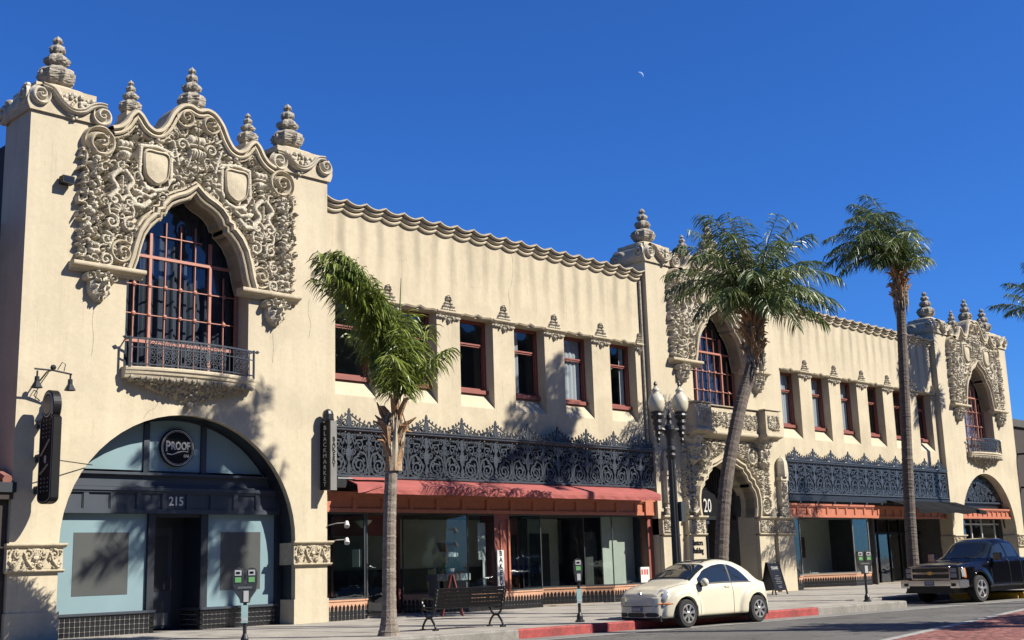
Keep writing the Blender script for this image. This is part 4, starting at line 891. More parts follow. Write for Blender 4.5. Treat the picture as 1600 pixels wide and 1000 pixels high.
# --- restaurant wing
x0 = X2+W
cf = coffer_fascia(x0+.02, 38.3, 2.87, 3.42, .14, 'orange', 9); coffer_fascia(38.32, X3-.02, 2.87, 3.42, .30, 'orange', 10)
MB().box(x0+.03, X3-.05, -.02, .30, 3.52, 3.76).obj('awning_cassette', 'iron_dark', B)
bl = MB()
for x in np.arange(x0+.8, X3-.5, 1.35): bl.box(x-.04, x+.04, -.06, .05, 3.44, 3.52)
bl.obj('cassette_bracket', 'poster', B)
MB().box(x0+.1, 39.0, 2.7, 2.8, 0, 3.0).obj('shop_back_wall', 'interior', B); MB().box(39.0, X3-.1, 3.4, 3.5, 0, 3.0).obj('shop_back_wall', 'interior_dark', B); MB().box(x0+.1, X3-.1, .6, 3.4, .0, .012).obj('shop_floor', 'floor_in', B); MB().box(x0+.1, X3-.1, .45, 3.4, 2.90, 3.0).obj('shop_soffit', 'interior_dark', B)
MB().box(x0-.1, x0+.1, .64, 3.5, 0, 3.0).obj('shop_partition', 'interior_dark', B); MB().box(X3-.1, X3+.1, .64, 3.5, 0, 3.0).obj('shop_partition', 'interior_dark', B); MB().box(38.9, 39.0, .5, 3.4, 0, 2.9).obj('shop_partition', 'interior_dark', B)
pE = [(x0+.1, .35), (32.5, .35), (32.5, 1.8)]; pF = [(33.3, 2.1), (36.95, .45), (38.3, .45), (38.85, 1.2)]
for p in (pE, pF): shop_window(p, .545, 2.87, 'steel', .025); bulkhead(p)
pt = MB().box(33.4, 36.6, 2.63, 2.7, 1.25, 2.15).obj('wall_painting', 'painting', B)
fb = MB()
for x in np.arange(39.2, 45.6, 1.07): fb.box(x-.04, x+.04, 1.6, 1.7, 0, 2.9)
fb.box(39.1, 45.6, 1.6, 1.7, 2.2, 2.3); o = fb.obj('restaurant_front', 'black', B)
for x in np.arange(39.2, 44.6, 1.07): MB().box(x+.04, x+1.03, 1.645, 1.655, 0, 2.2).obj('pane', 'shop_glass', o)
aw = MB(); xs = np.linspace(39.4, 46.3, 24); G = []
for x in xs:
    s_ = .03*math.sin(x*3.1); G.append([(x, -.02, 3.66), (x, -.7, 3.44+s_), (x, -1.42, 3.22+s_), (x, -1.46, 3.20), (x, -1.47, 3.03+s_), (x, -1.45, 3.03+s_), (x, -1.44, 3.18), (x, -.7, 3.41+s_), (x, -.02, 3.62)])
aw.grid(np.array(G), close_v=True)
for g in (G[0], G[-1]): aw.add(g, [tuple(range(9))])
AW = fix_normals(aw.obj('awning', 'black_awning', B)); 
for x in (40, 43, 46): MB().tube([(x, 0, 3.55), (x+.4, -.7, 3.36), (x, -1.42, 3.14)], .025, 6).obj('awning_arm', 'iron_dark', AW)
# --- right tower ground floor
ox = X3
MB().prism([(ox+a, b) for a, b in clip_arch(1.15, 7.45, 3.44, 30)], .56, .64).obj('lunette_back', 'slate_dark', B)
gl = MB(); inside = lambda x, z, e=.1: z > 3.78 and ((x-4.3)/(3.18-e))**2+((z-2.1)/(3.07-e))**2 < 1
R_ = np.random.default_rng(31); pts = []
for _ in range(900):
    x, z, r = R_.uniform(1.4, 7.2), R_.uniform(3.8, 5.1), R_.uniform(.07, .17)
    if not inside(x, z, r+.05) or z < 3.76+r or any(math.hypot(x-a, z-b) < .82*(r+c) for a, b, c in pts): continue
    pts.append((x, z, r)); gl.bar(spiral(ox+x, z, r, 1.5, R_.uniform(0, 6), R_.choice([-1, 1]), 18, .15), .04, .05, y=.44); gl.bar(circ(ox+x, z, r*1.02, 12), .03, .04, y=.44, closed=True)
gl.bar([(ox+q[0], q[1]) for q in ARCH[4:-4]], .05, .05, y=.44); gl.obj('iron_lunette', 'iron', B)
rail(ox+1.5, ox+7.1, [(.36, 3.68), (.36, 3.76), (.50, 3.76), (.50, 3.68)], 'lunette_rail', 'iron', B)
MB().box(ox+1.2, ox+7.4, .50, .62, 3.42, 3.68).obj('shop_frieze', 'iron_dark', B)
coffer_fascia(ox+1.15, ox+7.35, 2.90, 3.40, .20, 'orange', 11)
fr = MB()
for x in (1.4, 2.9, 4.1, 5.3, 6.9): fr.box(ox+x-.035, ox+x+.035, .9, .97, 0, 2.9)
fr.box(ox+1.2, ox+7.4, .9, .97, 2.62, 2.70); o = fr.obj('shop_window', 'white', B); MB().box(ox+1.2, ox+7.4, .94, .945, .05, 2.9).obj('pane', 'shop_glass', o)
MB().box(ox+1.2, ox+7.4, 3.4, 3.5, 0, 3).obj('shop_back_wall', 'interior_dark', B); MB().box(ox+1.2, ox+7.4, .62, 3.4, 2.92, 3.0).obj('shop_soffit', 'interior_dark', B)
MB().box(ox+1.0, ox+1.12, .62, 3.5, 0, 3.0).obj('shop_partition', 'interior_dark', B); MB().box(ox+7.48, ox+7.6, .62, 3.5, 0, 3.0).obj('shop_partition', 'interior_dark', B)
# ------------------------------------------------------------------ portal of the middle tower
ox = X2; cx = ox+C0
def portal_relief():
    R = Relief(0, 2.9, 2.83, 5.76, .026); X, Z = np.meshgrid(R.x, R.z, indexing='ij')
    inner = [(0, 5.4), (.3, 5.2), (.6, 5.1), (1.0, 4.95), (1.3, 4.75), (1.5, 4.5), (1.8, 4.3), (2.02, 4.0), (2.1, 3.6), (2.05, 3.2), (1.98, 2.83)]
    ins = in_poly(X, Z, [(2.78, 2.83), (2.78, 5.72), (0, 5.72)]+inner)
    R.stroke(circ(2.36, 3.3, .33, 26), .06, .22); R.stroke(circ(2.36, 3.3, .22, 20), .04, .17); R.rosette(2.36, 3.3, .17, .25); R.stroke(circ(1.55, 5.15, .30, 24), .05, .24); R.blob(1.55, 5.15, .15, .28, .2); R.blob(1.55, 5.32, .1, .3)
    R.leaf(.2, 5.5, .1, .5, .22, 5); R.scroll(.85, 5.42, .18, 0, 1, 1.4, .05, .22); R.urn(0, 5.5, .3, .26)
    for z in np.arange(3.75, 5.6, .24): R.leaf(2.55, z, PI/2, .24, .2, 3); R.blob(2.30, z+.1, .08, .2); R.scroll(2.2, z, .1, z, 1, 1.3, .035, .19)
    R.fill(ins, 130, .07, .13, .2, 41); R.fill(ins, 160, .045, .07, .18, 42, .03); R.H = np.where(ins, R.H, 0); R.H += .006
    return R.mesh(ins, cx, 'portal_relief', 'stone', B)
portal_relief()
mb = MB(); pth = [(ox+x, z) for x, z in PORTAL if z > 2.8]; profile_sweep(mb, pth, [(0, .4), (0, -.06), (.03, -.12), (.07, -.12), (.08, -.05), (.13, -.07), (.17, -.2), (.24, -.2), (.28, -.1), (.29, 0)]); mb.obj('portal_moulding', 'stone_light', B)
# balcony box over the portal
bx = MB(); bx.box(cx-2.72, cx+2.72, -.45, 0.02, 5.98, 6.84); bx.obj('balcony_box', 'stone_light', B)
for sx in (-1, 1): MB().box(cx+sx*2.28-.5, cx+sx*2.28+.5, -.78, -.45, 5.98, 6.86).obj('balcony_pedestal', 'stone_light', B); moulded_ledge(cx+sx*2.28-.56, cx+sx*2.28+.56, 5.74, 5.98, .40, y=-.45, name='balcony_moulding'); moulded_ledge(cx+sx*2.28-.55, cx+sx*2.28+.55, 6.85, 6.94, .38, y=-.45, name='balcony_moulding')
moulded_ledge(cx-2.78, cx+2.78, 5.70, 5.98, .50, y=0, name='balcony_moulding'); moulded_ledge(cx-2.76, cx+2.76, 6.84, 6.93, .53, y=0, name='balcony_moulding')
def panel_relief(x0, x1, z0, z1, y, seed):
    R = Relief(x0, x1, z0, z1, .022); m = np.ones(R.H.shape, bool); R.fill(m, int((x1-x0)*34), .05, .10, .075, seed); R.fill(m, int((x1-x0)*60), .03, .05, .06, seed+1, .01); R.H += .004; R.mesh(m, None, 'carved_panel', 'stone', B, y0=y, rough=.003)
panel_relief(cx-1.62, cx+1.62, 6.12, 6.72, -.452, 51)
for sx in (-1, 1):
    panel_relief(cx+sx*2.28-.38, cx+sx*2.28+.38, 6.12, 6.72, -.782, 53+sx)
    k = MB(); R_ = np.random.default_rng(60+sx)       # leafy corbel carrying the pedestal
    pr2 = [(.44, 5.74), (.40, 5.60), (.30, 5.45), (.33, 5.32), (.26, 5.15), (.20, 5.0), (.24, 4.90), (.14, 4.78), (.0, 4.66)]
    k.lathe((cx+sx*2.28, -.2, 0), [(r, z) for r, z in pr2], 14, lambda i, t: 1+.14*math.cos(6*t+i))
    for _ in range(70):
        i = R_.integers(0, 7); r, z = pr2[i]; t = R_.uniform(PI, 2*PI); e = R_.uniform(.03, .065); k.lathe((cx+sx*2.28+r*math.cos(t), -.2+r*math.sin(t), z+R_.uniform(-.06, .06)), [(0, -e), (e*.8, -e*.5), (e, 0), (e*.8, e*.5), (0, e)], 5)
    k.obj('leaf_corbel', 'stone', B)
# piers, impost band, side niches
for x0_, x1_ in ((ox+.02, ox+.92), (ox+1.50, ox+2.50), (ox+6.0, ox+7.0), (ox+7.30, ox+8.46)):
    MB().box(x0_, x1_, -.16, 0.3, 0, 2.16).obj('portal_pier', 'wall', B); MB().box(x0_-.02, x1_+.02, -.19, .3, 2.2, 2.76).obj('impost_block', 'stone_light', B)
    moulded_ledge(x0_-.06, x1_+.06, 2.74, 2.86, .16, y=-.16, name='impost_moulding'); moulded_ledge(x0_-.05, x1_+.05, 2.15, 2.23, .09, y=-.16, name='impost_moulding'); panel_relief(x0_+.03, x1_-.03, 2.26, 2.72, -.192, 70+int(x0_*7) % 9)
for c in (ox+.55, ox+7.92):
    n_ = MB(); n_.box(c-.20, c+.20, -.20, 0, 3.30, 4.30); n_.box(c-.26, c+.26, -.26, 0, 4.28, 4.42); n_.box(c-.15, c+.15, -.14, 0, 2.86, 3.3); n_.lathe((c, -.14, 4.42), [(.23, 0), (.24, .12), (.22, .5), (.2, .62), (.12, .74), (.03, .8), (0, .86)], 12, lambda i, t: 1+.08*math.cos(6*t)); n_.obj('niche_pilaster', 'stone', B)
    panel_relief(c-.17, c+.17, 3.34, 4.24, -.202, 90+int(c)); panel_relief(c-.30, c+.30, 2.86, 3.14, -.16, 96+int(c))
# recessed doorway with iron gates
rc = MB()
for sx in (-1, 1): rc.box(cx+sx*1.78-.05, cx+sx*1.78+.05, .62, 2.3, 0, 5.2)
rc.box(cx-1.8, cx+1.8, 2.3, 2.4, 0, 5.2); rc.box(cx-1.83, cx+1.83, .64, 2.4, 5.1, 5.2); rc.obj('portal_recess', 'interior_dark', B)
gt = MB(); yg = .9
gt.box(cx-1.75, cx+1.75, yg-.04, yg+.04, 2.78, 2.92); gt.box(cx-1.75, cx+1.75, yg-.02, yg+.02, 3.7, 3.76)
for x in np.arange(-1.65, 1.7, .165): gt.tube([(cx+x, yg, 2.9), (cx+x, yg, 4.0), (cx+x, yg, 5.1)], .016, 5)
GT = gt.obj('iron_gate', 'iron_dark', B); leaf = MB()
leaf.box(cx-1.70, cx-.02, yg-.03, yg+.03, .08, .18); leaf.box(cx-1.70, cx-.02, yg-.03, yg+.03, 2.62, 2.74)
for x in np.arange(-1.68, 0, .14): leaf.tube([(cx+x, yg, .1), (cx+x, yg, 1.4), (cx+x, yg, 2.7)], .018, 5)
leaf.obj('gate_leaf', 'iron', GT)
nb = MB(); a = np.linspace(0, PI, 20); nb.bar(np.stack([cx+.95*np.cos(a)-.05, 2.92+1.05*np.sin(a)], 1), .04, .03, y=yg-.05); nb.prism([(cx-.05+.93*math.cos(t), 2.93+1.03*math.sin(t)) for t in a], yg-.03, yg-.01); nb.obj('number_board', 'black', GT)
text('number_lettering', '20', 'letter', .72, GT, front(cx-.12, yg-.06, 3.28), .72, .01)
text('wall_lettering', 'Santora', 'black', .27, B, front(ox+2.0, -.168, 1.90), .74, .006, bold=.008); text('wall_lettering', 'Building', 'black', .27, B, front(ox+2.0, -.168, 1.62), .74, .006, bold=.008)
MB().box(ox+5.98, ox+6.55, .2, .64, 0, 2.8).obj('portal_jamb', 'darkwall', B)
# ================================================================== GROUND
KS = -.107; yk = lambda x: -8.0+KS*(x-7.2); KA = math.atan(KS)
struct(MB().add([(-300, -300, -.26), (400, -300, -.26), (400, 400, -.26), (-300, 400, -.26)], [(0, 1, 2, 3)]).obj('ground', 'asphalt'))
struct(MB().add([(-120, -21.5, -.2), (160, -21.5, -.2), (160, yk(160)+2.4, -.2), (-120, yk(-120)+2.4, -.2)], [(0, 1, 2, 3)]).obj('road', 'asphalt'))
gx0, gx1 = -30, 70
struct(MB().add([(gx0, yk(gx0)-.95, -.196), (gx1, yk(gx1)-.95, -.196), (gx1, yk(gx1)-.05, -.196), (gx0, yk(gx0)-.05, -.196)], [(0, 1, 2, 3)]).obj('gutter', 'gutter'))
struct(MB().add([(gx0, yk(gx0)-1.05, -.192), (gx1, yk(gx1)-1.05, -.192), (gx1, yk(gx1)-.95, -.192), (gx0, yk(gx0)-.95, -.192)], [(0, 1, 2, 3)]).obj('road_line', 'line'))
# kerb stones
KB = struct(empty('kerb')); rr = np.random.default_rng(8); kp = {}
for c in ('kerb', 'kerb_red', 'kerb_yellow'):
    m = MB(); V = [(-1, 0, -.25), (1, 0, -.25), (-1, -.17, -.25), (1, -.17, -.25), (-1, 0, 0), (1, 0, 0), (-1, -.14, 0), (1, -.14, 0), (-1, -.165, -.03), (1, -.165, -.03)]
    m.add(V, [(4, 6, 7, 5), (6, 8, 9, 7), (8, 2, 3, 9), (0, 4, 5, 1), (0, 2, 8, 6, 4), (1, 5, 7, 9, 3)]); kp[c] = fix_normals(m.obj('kerb_stone', c))
BX0, BX1, BD = 21.45, 27.9, 2.2                      # parking bay cut into the pavement
KP = [(-29., yk(-29.)), (BX0, yk(BX0)), (BX0+.15, yk(BX0)+BD), (BX1-.4, yk(BX1)+BD), (BX1, yk(BX1)), (68., yk(68.))]
for (xa, ya), (xb, yb) in zip(KP[:-1], KP[1:]):
    L = math.hypot(xb-xa, yb-ya); n = max(1, round(L/2)); an = math.atan2(yb-ya, xb-xa)
    for i in range(n):
        t = (i+.5)/n; px_ = xa+(xb-xa)*t; c = 'kerb_red' if 7.1 < px_ < 16.8 else 'kerb_yellow' if BX1-.45 < px_ < 33 else 'kerb'
        inst(kp[c], KB, (px_, ya+(yb-ya)*t, rr.uniform(-.004, .004)), (0, 0, an), (L/n/2*.997, 1, 1))
for o in kp.values(): bpy.data.objects.remove(o)
# pavement slabs
bed = [(x_, y_+.0, -.03) for x_, y_ in KP]+[(68, 3.6, -.03), (-29, 3.6, -.03)]
PV = struct(MB().add(bed, [tuple(t) for t in tessellate_polygon([[Vector((x_, y_, 0)) for x_, y_, _ in bed]])]).obj('pavement', 'joint'))
def clip_half(poly, f):
    out = []
    for i in range(len(poly)):
        a, b = poly[i], poly[(i+1) % len(poly)]; fa, fb = f(a), f(b)
        if fa >= 0: out.append(a)
        if (fa >= 0) != (fb >= 0): t = fa/(fa-fb); out.append((a[0]+(b[0]-a[0])*t, a[1]+(b[1]-a[1])*t))
    return out
xe = [BX0-2*i for i in range(19, 0, -1)]+list(np.linspace(BX0, BX1, 4))+[BX1+2*i for i in range(1, 20)]
for xa, xb in zip(xe[:-1], xe[1:]):
    bay = BD if BX0-.01 < (xa+xb)/2 < BX1 else 0
    for j in range(-7, 2):
        y0_ = j*2.; q = [(xa+.006, y0_+.006), (xb-.006, y0_+.006), (xb-.006, y0_+1.994), (xa+.006, y0_+1.994)]
        q = clip_half(q, lambda p: p[1]-yk(p[0])-bay-.008)
        if bay: q = clip_half(q, lambda p: p[0]-BX0-.17) if len(q) > 2 else q
        if len(q) < 3: continue
        dz = rr.uniform(-.004, .004); n = len(q); m = MB(); m.add([(a, b, dz) for a, b in q]+[(a, b, -.05) for a, b in q], [tuple(range(n))]+[(k, k+n, (k+1) % n+n, (k+1) % n) for k in range(n)]); m.obj('paving_slab', 'concrete', PV)
# brick crossing with pale concrete edges
BA = math.atan(.19); bx0, by0 = 9.35, -15.59; ca, sa = math.cos(BA), math.sin(BA)
T = lambda u, v: (bx0+u*ca+v*sa, by0+u*sa-v*ca)
def strip(u0, u1, v0, v1, z, name, m, parent=None): return MB().add([(*T(u0, v1), z), (*T(u1, v1), z), (*T(u1, v0), z), (*T(u0, v0), z)], [(0, 1, 2, 3)]).obj(name, m, parent)
BP = struct(strip(-14, 40, .0, 2.1, -.197, 'brick_crossing', 'joint')); struct(strip(-14, 40, -.22, .0, -.185, 'crossing_edge', 'line')); struct(strip(-14, 40, 2.1, 2.4, -.185, 'crossing_edge', 'line'))
bl_ = []
for iv in range(20):
    for iu in range(-60, 190):
        u = iu*.212+(.106 if iv % 2 else 0); v = .055+iv*.106; x, y = T(u, v); bl_.append(((x-CAMP[0])**2+(y-CAMP[1])**2, u, v, x, y))
vis = [b for b in bl_ if 8.2 < b[3] < 22]; vis.sort(); near, far = vis[:300], vis[300:]+[b for b in bl_ if not 8.2 < b[3] < 22]
pb_ = []
for c in ('brick', 'brick2', 'brick3'): pb_.append(MB().rotbox((0, 0, 0), (.101, .048, .012), 0).obj('brick', c))
for b in near:
    o = inst(pb_[rr.choice([0, 0, 0, 1, 2])], BP, (b[3], b[4], -.192+rr.uniform(-.002, .003)), (0, 0, BA))
for o in pb_: bpy.data.objects.remove(o)
fm = [MB(), MB(), MB()]
for b in far: fm[rr.choice([0, 0, 0, 1, 2])].rotbox((b[3], b[4], -.192+rr.uniform(-.002, .003)), (.101, .048, .012), BA)
for q, c in zip(fm, ('brick', 'brick2', 'brick3')): struct(q.obj('brick', c, BP), 'stuff')
# ================================================================== NEIGHBOURS
nb = tag(empty('shop_building'), 'dark brick shop building with tiled cornice at the far left edge', 'building')
MB().box(-14, -.03, 1.44, 12, 0, 9.6).obj('brick_wall', 'brickwall', nb); MB().box(-14, -.04, .5, 1.44, 0, 3.15).obj('shop_wall', 'darkwall', nb)
MB().box(-.9, -.05, .1, .5, 0, 3.15).obj('corner_pier', 'darkwall', nb); o = MB().box(-14, .06, -.10, .5, 3.2, 3.42).obj('cornice', 'slate_dark', nb)
MB().box(-14, .02, -.04, .5, 3.05, 3.2).obj('cornice_bed', 'darkwall', nb)
m = MB()
for i in range(26):
    x = -.16-i*.27; m.tube([(x, -.12, 3.47), (x, .2, 3.58), (x, .5, 3.70)], [.11, .10, .10], 8)
m.obj('roof_tile', 'brick2', nb)
MB().box(-6, -1.0, .42, .5, .6, 2.6).obj('shop_window', 'glass', nb)
rb = tag(empty('neighbour_building'), 'low dark brown building just past the right tower', 'building')
MB().box(54.32, 80, .3, 14, 0, 8.2).obj('facade_wall', 'darkwall', rb); MB().box(54.32, 80, .15, .3, 7.9, 8.3).obj('parapet_coping', 'interior_dark', rb)
for x in (56, 60, 64): MB().box(x, x+2.4, .24, .3, 1.0, 3.2).obj('window', 'glass', rb)
# buildings across the street, seen only as reflections
for i, (xa, xb, h, mm, lab) in enumerate(((-20, 24, 19.5, 'brickwall', 'red brick row of shops across the street behind the viewer'), (24.5, 90, 21.0, 'darkwall', 'brown stucco row of shops across the street'))):
    a = tag(empty('row_building'), lab, 'building'); MB().box(xa, xb, -58, -46, 0, h).obj('wall', mm, a); MB().box(xa, xb, -46, -45.8, h-.5, h+.1).obj('cornice', 'stone_light', a)
    for x in np.arange(xa+1.5, xb-2, 4): MB().box(x, x+2.4, -46, -45.95, .6, 3).obj('shop_window', 'glass', a); MB().box(x+.3, x+1.7, -46, -45.95, 4, 5.8).obj('window', 'glass', a)
struct(MB().box(-60, 120, -46, -20.2, -.22, -.02).obj('far_pavement', 'concrete'))
# ================================================================== PALMS
def frond(p0, az, el, L, droop, wind, R_, nl=58, leafL=.62, stiff=.0, hang=.62, lw=1.):
    """returns (rachis MB path, leaf MB); wind is a vector"""
    n = 22; d = Vector((math.cos(el)*math.cos(az), math.cos(el)*math.sin(az), math.sin(el))); p = Vector(p0); path = [p.copy()]; dirs = [d.copy()]; ds = L/n
    for i in range(n):
        k = (i/n); d = d+(Vector((0, 0, -1))*droop*(.25+1.1*k)+wind*(.2+.8*k))*ds; d.normalize(); p = p+d*ds; path.append(p.copy()); dirs.append(d.copy())
    mb = MB(); V = []; F = []
    for i in range(nl):
        s = .13+.87*(i+.5)/nl; q = s*n; a = min(int(q), n-1); f = q-a; P = path[a].lerp(path[a+1], f); D = dirs[a]
        side = D.cross(Vector((0, 0, 1)))
        if side.length < .05: side = Vector((1, 0, 0))
        side.normalize(); up = side.cross(D)
        ll = leafL*(.35+.65*math.sin(PI*min(1, .12+s*.86))**.7)
        for sg in (-1, 1):
            l = ll*R_.uniform(.8, 1.1); v = side*sg*R_.uniform(.55, 1.)+D*R_.uniform(.45, .75)+up*R_.uniform(-.25, .55)+wind*.12; v.normalize()
            pts = [P.copy()]; c = P.copy(); g = R_.uniform(.5, 1.0)
            for j in range(3): v = (v+Vector((0, 0, -1))*g*hang+wind*.10); v.normalize(); c = c+v*l/3; pts.append(c.copy())
            wdir = v.cross(Vector((R_.normal(0, 1), R_.normal(0, 1), R_.normal(0, 1))));
            if wdir.length < .1: wdir = up
            wdir.normalize(); o = len(V)
            for j, w in enumerate((.010, .0155, .011)): V.append(pts[j]-wdir*w*lw); V.append(pts[j]+wdir*w*lw)
            V.append(pts[3]); F += [(o, o+1, o+3, o+2), (o+2, o+3, o+5, o+4), (o+4, o+5, o+6)]
    mb.add(V, F); return path, mb
def palm(name, label, base, trunk, r0, r1, crown_c, fronds, wind, seed, leaf='leaf', tr='trunk', boots=0, husks=False, spear=None, bands=.11, leafL=.72, hang=.62, dens=27, lw=1.):
    R_ = np.random.default_rng(seed); root = tag(empty(name, base), label, 'palm tree', 'palms along the pavement'); bx, by, bz = base
    path = smooth_path([(t[0]-bx, t[2]-bz) for t in trunk], 14); ys = np.interp(path[:, 1], [t[2]-bz for t in trunk], [t[1]-by for t in trunk]); H = path[-1, 1]
    n = int(H/.035); hs = np.linspace(0, 1, n); idx = np.linspace(0, len(path)-1, n)
    px = np.interp(idx, range(len(path)), path[:, 0]); pz = np.interp(idx, range(len(path)), path[:, 1]); py = np.interp(idx, range(len(path)), ys)
    rad = []
    ph = 0
    for i in range(n):
        z = pz[i]; r = r0+(r1-r0)*hs[i]+.10*math.exp(-z/.22); ph += .035*(1+.3*math.sin(z*1.7+seed)); rad.append(r*(1+.045*max(0, math.cos(2*PI*ph/bands))**3+.012*R_.normal()))
    m = MB().tube([(a, b, c) for a, b, c in zip(px, py, pz)], rad, 12); m.obj('trunk', tr, root, smooth=False)
    top = Vector((px[-1], py[-1], pz[-1])); cc = Vector(crown_c)-Vector(base)
    bt = MB(); ax = (cc-top); sh_r = r1*.72
    bt.tube([top-ax.normalized()*.05, top+ax*.3, top+ax*.7, cc], [r1*1.02, sh_r*1.05, sh_r*.8, sh_r*.55], 10); bt.obj('crownshaft', 'boot', root)
    if boots:
        q = MB()
        for i in range(boots):
            t = R_.uniform(0, 1)**.8; a = R_.uniform(0, 2*PI); c = top+ax*t*.85-ax.normalized()*.15; rr_ = r1*(1.0+.25*R_.uniform()); L = R_.uniform(.28, .6)
            d = Vector((math.cos(a), math.sin(a), 0)); p0 = c+d*rr_*.8; p1 = p0+d*L*.35+Vector((0, 0, L*.5)); p2 = p1+d*L*R_.uniform(.1, .45)+Vector((0, 0, L*R_.uniform(-.3, .4)))
            q.tube([p0-Vector((0, 0, .12)), p0, p1, p2], [.05, .075, .05, .012], 5)
        q.obj('leaf_base', 'boot', root)
        q = MB()
        for i in range(boots*3):       # hanging fibre
            a = R_.uniform(0, 2*PI); t = R_.uniform(0, 1); c = top+ax*t*.7; d = Vector((math.cos(a), math.sin(a), 0)); p0 = c+d*r1*1.1; L = R_.uniform(.25, .7)
            q.tube([p0, p0+d*.08+Vector((0, 0, -L*.4)), p0+d*.05+Vector((.02, 0, -L))], [.012, .018, .004], 4, False)
        q.obj('dry_fibre', 'husk', root)
    if husks:
        for a, L, m_ in husks:
            d = Vector((math.cos(a), math.sin(a), 0)); q = MB(); p0 = top+Vector((0, 0, -.55))+d*r1*.98; G = []
            for j in range(8):
                t = j/7; c = p0+d*(.03+.10*t*t)+Vector((0, 0, L*t)); wv = Vector((-d.y, d.x, 0))*(.10*(1-t)+.015); G.append([c-wv, c+d*.035, c+wv])
            q.grid(np.array([[tuple(v) for v in r_] for r_ in G])); q.obj('dead_sheath', m_, root)
    for (az, el, L, dr) in fronds:
        p, lm = frond(cc-ax.normalized()*R_.uniform(0, .22), math.radians(az), math.radians(el), L, dr, Vector(wind), R_, nl=int(dens*L), leafL=leafL, hang=hang, lw=lw)
        o = lm.obj('frond', leaf, root); k = len(p); MB().tube(p, list(np.linspace(.030, .006, k)), 5, False).obj('rachis', 'rachis', o)
    if spear is not None:
        p = [cc+Vector((0, 0, -.1)), cc+Vector(spear)*.5, cc+Vector(spear)]; q = MB().tube(p, [.035, .03, .006], 5)
        q.obj('spear_leaf', leaf, root)
    return root
# azimuth: 0 = +X (right along the street), 180 = -X (left), 270 = towards the viewer's side of the street
palm('palm_tree', 'young palm with bright green fronds blown left, growing beside the iron bench', (4.78, -7.0, 0), [(4.78, -7.0, 0), (4.80, -7.0, 1.3), (4.84, -7.0, 2.6), (4.93, -7.0, 3.85)], .145, .125, (5.06, -7.0, 4.95),
     [(170, 84, 3.5, .26), (185, 86, 3.4, .30), (160, 80, 3.4, .30), (200, 80, 3.3, .32), (150, 84, 3.3, .30), (215, 82, 3.1, .36), (178, 80, 3.6, .28), (230, 80, 2.9, .40), (140, 80, 3.0, .38), (190, 88, 3.2, .32), (165, 76, 3.3, .34), (195, 76, 3.2, .36), (180, 78, 3.5, .30), (205, 86, 3.5, .30), (168, 88, 3.5, .30),
      (300, 76, 1.8, .66), (340, 78, 1.7, .7), (20, 74, 1.7, .7), (270, 70, 2.0, .62), (320, 66, 1.8, .7), (0, 66, 1.5, .8), (45, 66, 1.5, .8), (250, 60, 1.9, .66), (330, 84, 1.9, .55), (90, 66, 1.9, .6), (290, 84, 2.1, .5), (10, 84, 2.2, .55), (350, 52, 1.7, .7), (310, 48, 1.6, .7), (235, 44, 1.8, .6)],
     (-.40, .05, .02), 1, boots=14, husks=[(4.3, 1.05, 'husk'), (5.4, .85, 'husk'), (3.6, .9, 'boot'), (5.0, .6, 'boot')], spear=(.15, 0, 2.5), leafL=.68, hang=.8, dens=30)
palm('palm_tree', 'leaning dark palm with shaggy brown beard in front of the middle tower', (14.9, -8.0, 0), [(14.85, -8.0, 0), (14.98, -8.0, 1.2), (15.4, -8.0, 3.2), (16.25, -8.0, 5.2), (16.85, -8.0, 6.2), (17.12, -8.0, 6.75)], .185, .165, (17.38, -8.0, 8.35),
     [(az, el-10, L, d) for az, el, L, d in ((180, 60, 3.1, .60), (200, 70, 3.0, .60), (160, 68, 3.2, .58), (145, 50, 2.9, .70), (215, 50, 2.9, .72), (175, 80, 3.1, .48), (190, 38, 2.8, .70), (155, 82, 3.1, .48), (235, 66, 2.8, .66), (255, 54, 2.6, .74), (275, 70, 2.7, .64), (295, 52, 2.7, .74), (120, 62, 2.9, .64), (95, 55, 2.8, .7), (70, 66, 2.9, .64),
      (10, 60, 3.2, .52), (350, 48, 3.1, .56), (30, 52, 3.1, .56), (5, 34, 2.9, .55), (335, 66, 2.9, .6), (320, 40, 2.6, .7), (50, 44, 2.8, .62), (0, 74, 3.0, .52), (265, 84, 2.8, .5), (310, 82, 2.7, .55), (170, 28, 2.5, .74), (240, 32, 2.3, .8), (285, 30, 2.3, .8), (185, 86, 2.9, .46), (130, 80, 3.0, .48), (205, 88, 2.7, .5), (225, 20, 2.2, .8), (300, 18, 2.2, .8), (260, 40, 2.4, .8))],
     (-.05, .02, .0), 2, 'leaf_dark', 'trunk_dark', boots=80, leafL=.80, hang=.80, dens=22)
